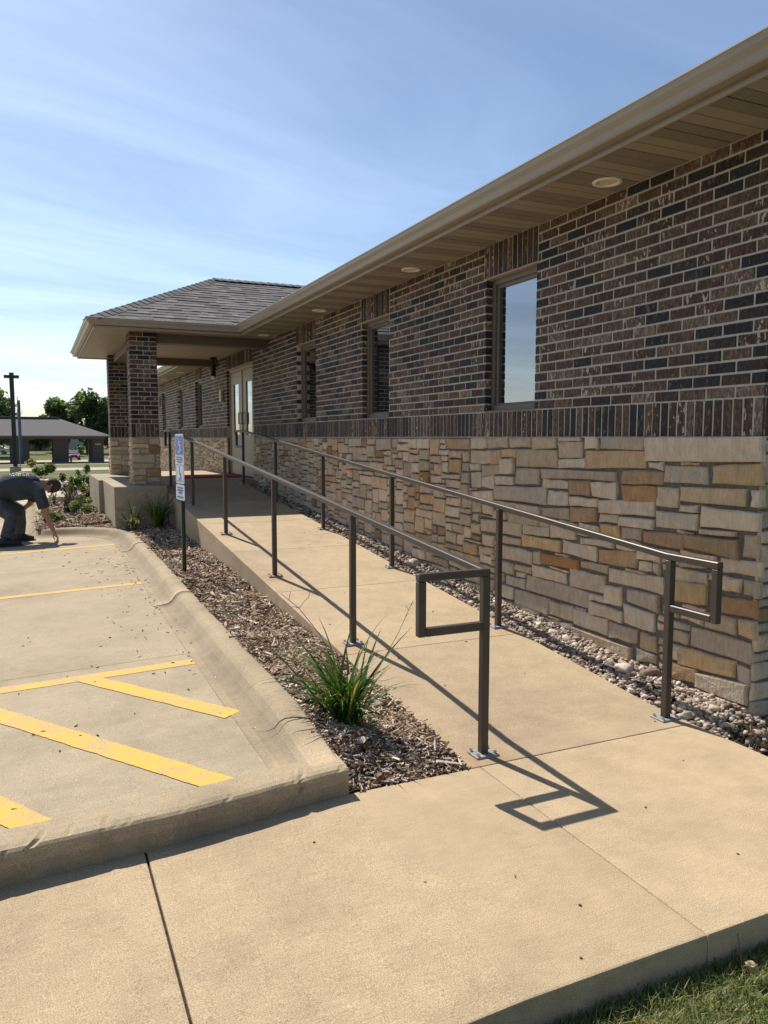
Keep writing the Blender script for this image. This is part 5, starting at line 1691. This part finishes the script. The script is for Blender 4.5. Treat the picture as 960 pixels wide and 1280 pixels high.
def car(name, loc, rz, paint, label):
    c = empty(name, loc, label, 'car', 'far parked cars')
    Mx = Matrix.Translation(loc) @ Matrix.Rotation(rz, 4, 'Z')
    def sec(lst, w):
        V = []
        for s in (-1, 1):
            for (x, z, k) in lst: V.append(tuple(Mx @ Vector((x, s * w * k, z))))
        n = len(lst)
        return V, [tuple(range(n - 1, -1, -1)), tuple(range(n, 2 * n))] + [(k, (k + 1) % n, n + (k + 1) % n, n + k) for k in range(n)]
    mk('body', *sec([(2.15, .30, .9), (2.22, .55, .93), (2.05, .78, .95), (1.05, .95, 1), (-1.5, .98, 1), (-2.1, .95, .96), (-2.2, .6, .95), (-2.12, .30, .92)], .88), paint, c)
    cb = mk('cabin', *sec([(1.1, .94, .92), (.35, 1.40, .76), (-.9, 1.45, .76), (-1.75, .97, .9)], .84), paint, c)
    mk('windscreen', *sec([(1.06, .99, .86), (.42, 1.375, .70), (.44, 1.385, .70), (1.08, 1.0, .86)], .84), M['glass'], cb)
    for s in (-1, 1):
        mk('side_window', [tuple(Mx @ Vector(q)) for q in ((.85, s * .775, 1.02), (.33, s * .655, 1.34), (-.85, s * .655, 1.38), (-1.45, s * .765, 1.03))], [(0, 1, 2, 3)], M['glass'], cb)
        mk('headlight', *xform(bbox(2.06, 2.21, s * .58 - .14, s * .58 + .14, .60, .74, .02), Mx), M['white'], c)
        for x in (1.35, -1.35):
            w = mk('wheel', *xform(tube([(x, s * .72, .32), (x, s * .90, .32)], .32, 18), Mx), M['black'], c)
            mk('rim', *xform(tube([(x, s * .89, .32), (x, s * .91, .32)], .19, 14), Mx), M['plate'], w)
    mk('grille', *xform(bbox(2.16, 2.235, -.42, .42, .42, .58, .01), Mx), M['black'], c)
    mk('number_plate', *xform(bbox(2.2, 2.245, -.2, .2, .34, .42, .005), Mx), M['white'], c)
M['maroon'] = plain('maroon_car_paint', (0.16, 0.022, 0.028), 0.25, 0, .05, 5, .6, .02)
M['carwhite'] = plain('white_car_paint', (0.68, 0.68, 0.67), 0.3, 0, .04, 5, .6, .02)
car('parked_car', (5.05, 124, far_z(124) + .03), R(-88), M['maroon'], 'maroon car facing the camera under the drive-through roof')
car('parked_car', (-6.3, 150, far_z(150) + .03), R(170), M['carwhite'], 'white car parked at the far left beyond the drive-through')

# light pole, blue banner, utility pole, wire, bollards
lp = empty('light_pole', (-1.1, 50, far_z(50)), 'dark square parking lot light pole with two flat lamp heads', 'light pole')
z0 = far_z(50)
mk('pole', *bbox(-1.22, -0.98, 49.88, 50.12, z0, 5.2, .01), M['black'], lp)
mk('pole_base', *bbox(-1.4, -.8, 49.7, 50.3, z0 - .3, z0 + .55, .03), M['pale_conc'], lp)
mk('cap', *bbox(-1.24, -.96, 49.86, 50.14, 5.2, 5.24, .008), M['black'], lp)
for s in (-1, 1):
    hd_ = mk('lamp_head', *bbox(-1.1 + min(s * .12, s * .40), -1.1 + max(s * .12, s * .40), 49.8, 50.2, 4.93, 5.1, .015), M['black'], lp)
    mk('lens', *box(-1.1 + min(s * .15, s * .37), -1.1 + max(s * .15, s * .37), 49.84, 50.16, 4.925, 4.932), M['white'], hd_)
bn = empty('banner_sign', (-1.05, 60, far_z(60)), 'tall narrow blue banner standing behind the light pole', 'banner')
mk('pole', *tube([(-1.02, 60, far_z(60)), (-1.02, 60, 4.35)], .03, 8), M['plate'], bn)
M['banner'] = plain('blue_banner', (0.05, 0.12, 0.22), .7, 0, .2, 1.2)
mk('cloth', *bbox(-0.99, -.84, 59.98, 60.01, .2, 4.1, .004), M['banner'], bn)
up = empty('utility_pole', (10.3, 152, far_z(152)), 'thin grey utility pole among the far trees', 'pole')
M['pole_wood'] = plain('weathered_pole', (0.20, 0.185, 0.165), .9, 0, .2, 3)
mk('pole', *tube([(10.3, 152, far_z(152)), (10.3, 152, 6.4)], [.17, .12], 8), M['pole_wood'], up)
mk('crossarm', *bbox(9.5, 11.1, 151.9, 152.1, 5.6, 5.75, .01), M['pole_wood'], up)
tag(mk('overhead_wire', *tube([(-60 + i * 8, 118, 8.75 - .35 * math.sin(math.pi * i / 15)) for i in range(16)], .016, 5), M['black']), 'thin overhead wire crossing the sky above the far trees', 'wire')
for i, (x, lb) in enumerate(((4.0, 'small dark bollard left of the maroon car'), (9.4, 'small dark bollard at the right end of the drive-through'))):
    bo = empty('bollard', (x, 103.5, far_z(103.5)), lb, 'bollard', 'bollards by the drive-through')
    z0 = far_z(103.5)
    mk('shaft', *tube([(x, 103.5, z0), (x, 103.5, z0 + 1.0)], .12, 10), M['black'], bo)
    mk('dome', *tube([(x, 103.5, z0 + 1.0), (x, 103.5, z0 + 1.08), (x, 103.5, z0 + 1.11)], [.12, .08, .02], 10), M['black'], bo)

def tree(loc, h, rx, rz, n, label, seed, size=.42, bare=False, name='tree', tone=0):
    random.seed(seed)
    p = empty(name, loc, label, 'tree', 'trees beyond the drive-through')
    x, y, z = loc
    top = z + h
    tr_ = MB()
    tr_.add(tube([(x, y, z - .3), (x + .1, y, z + h * .3), (x - .1, y, z + h * .6), (x + .05, y, z + h * .85)], [h * .032, h * .026, h * .018, h * .006], 8))
    for k in range(9 if not bare else 16):
        a = random.uniform(0, 6.3); s = random.uniform(.3, .7)
        b0 = Vector((x, y, z + h * s)); L = rx * random.uniform(.6, 1.0)
        b1 = b0 + Vector((math.cos(a) * L * .55, math.sin(a) * L * .55, L * .35)); b2 = b0 + Vector((math.cos(a) * L, math.sin(a) * L, L * .85))
        tr_.add(tube([b0, b1, b2], [h * .012, h * .008, h * .003], 5))
        if bare:
            for _ in range(5):
                q = b1.lerp(b2, random.random()); d = Vector((random.gauss(0, 1), random.gauss(0, 1), abs(random.gauss(0, 1)))).normalized() * L * .4
                tr_.add(tube([q, q + d], [h * .004, h * .0015], 4))
    tr_.build('trunk', M['bark'], p)
    if not bare or n: leaf_ball(p, 'crown', (x, y, top - rz), rx, rx, rz, n, size, M['leaf'], seed + 1, tone)
tz = lambda y: far_z(y)
tree((-6.6, 140, tz(140)), 10.8, 4.4, 4.6, 5200, 'big leafy tree at the far left behind the light pole', 91, tone=.12)
tree((-1.2, 150, tz(150)), 6.3, 2.2, 2.6, 260, 'sparse nearly bare tree between the two leafy masses', 92, bare=True)
tree((4.0, 156, tz(156)), 9.6, 3.4, 4.0, 3600, 'leafy tree left of the tallest tree beyond the drive-through', 93)
tree((8.8, 152, tz(152)), 11.2, 3.2, 4.6, 4200, 'tallest leafy tree behind the right end of the drive-through', 94)
tree((13.2, 150, tz(150)), 10.0, 3.4, 4.6, 4200, 'leafy tree partly hidden by the porch columns', 95)
tree((0.8, 168, tz(168)), 6.2, 3.4, 2.8, 2600, 'low dark tree filling the gap above the drive-through roof', 96)
tree((-3.8, 170, tz(170)), 6.0, 3.0, 2.6, 2200, 'low dark tree behind the bare tree', 97)
tree((17.5, 165, tz(165)), 10.5, 4.2, 4.8, 3000, 'broad leafy tree hidden behind the brick columns', 98)
tree((-14, 150, tz(150)), 11, 4.6, 4.8, 3000, 'leafy tree beyond the left edge of the lot', 99)
shrub((6.6, 140, tz(140)), 1.1, 1.1, 900, .16, M['lawn'], 'bushy green shrub right of the maroon car', 87, group='shrubs in the far field')
shrub((3.2, 150, tz(150)), .8, 1.2, 600, .16, M['leaf'], 'small green sapling seen left of the maroon car', 88, group='shrubs in the far field', tone=.2)
shrub((0.2, 44, far_z(44)), .7, .55, 700, .10, M['lawn'], 'round green bush on the grass strip past the driveway', 89, group='shrubs on the grass strips')
shrub((1.5, 30, far_z(30)), .35, .5, 500, .06, M['leaf'], 'upright green bush at the near edge of the grass strip', 90, group='shrubs on the grass strips', tone=.2)
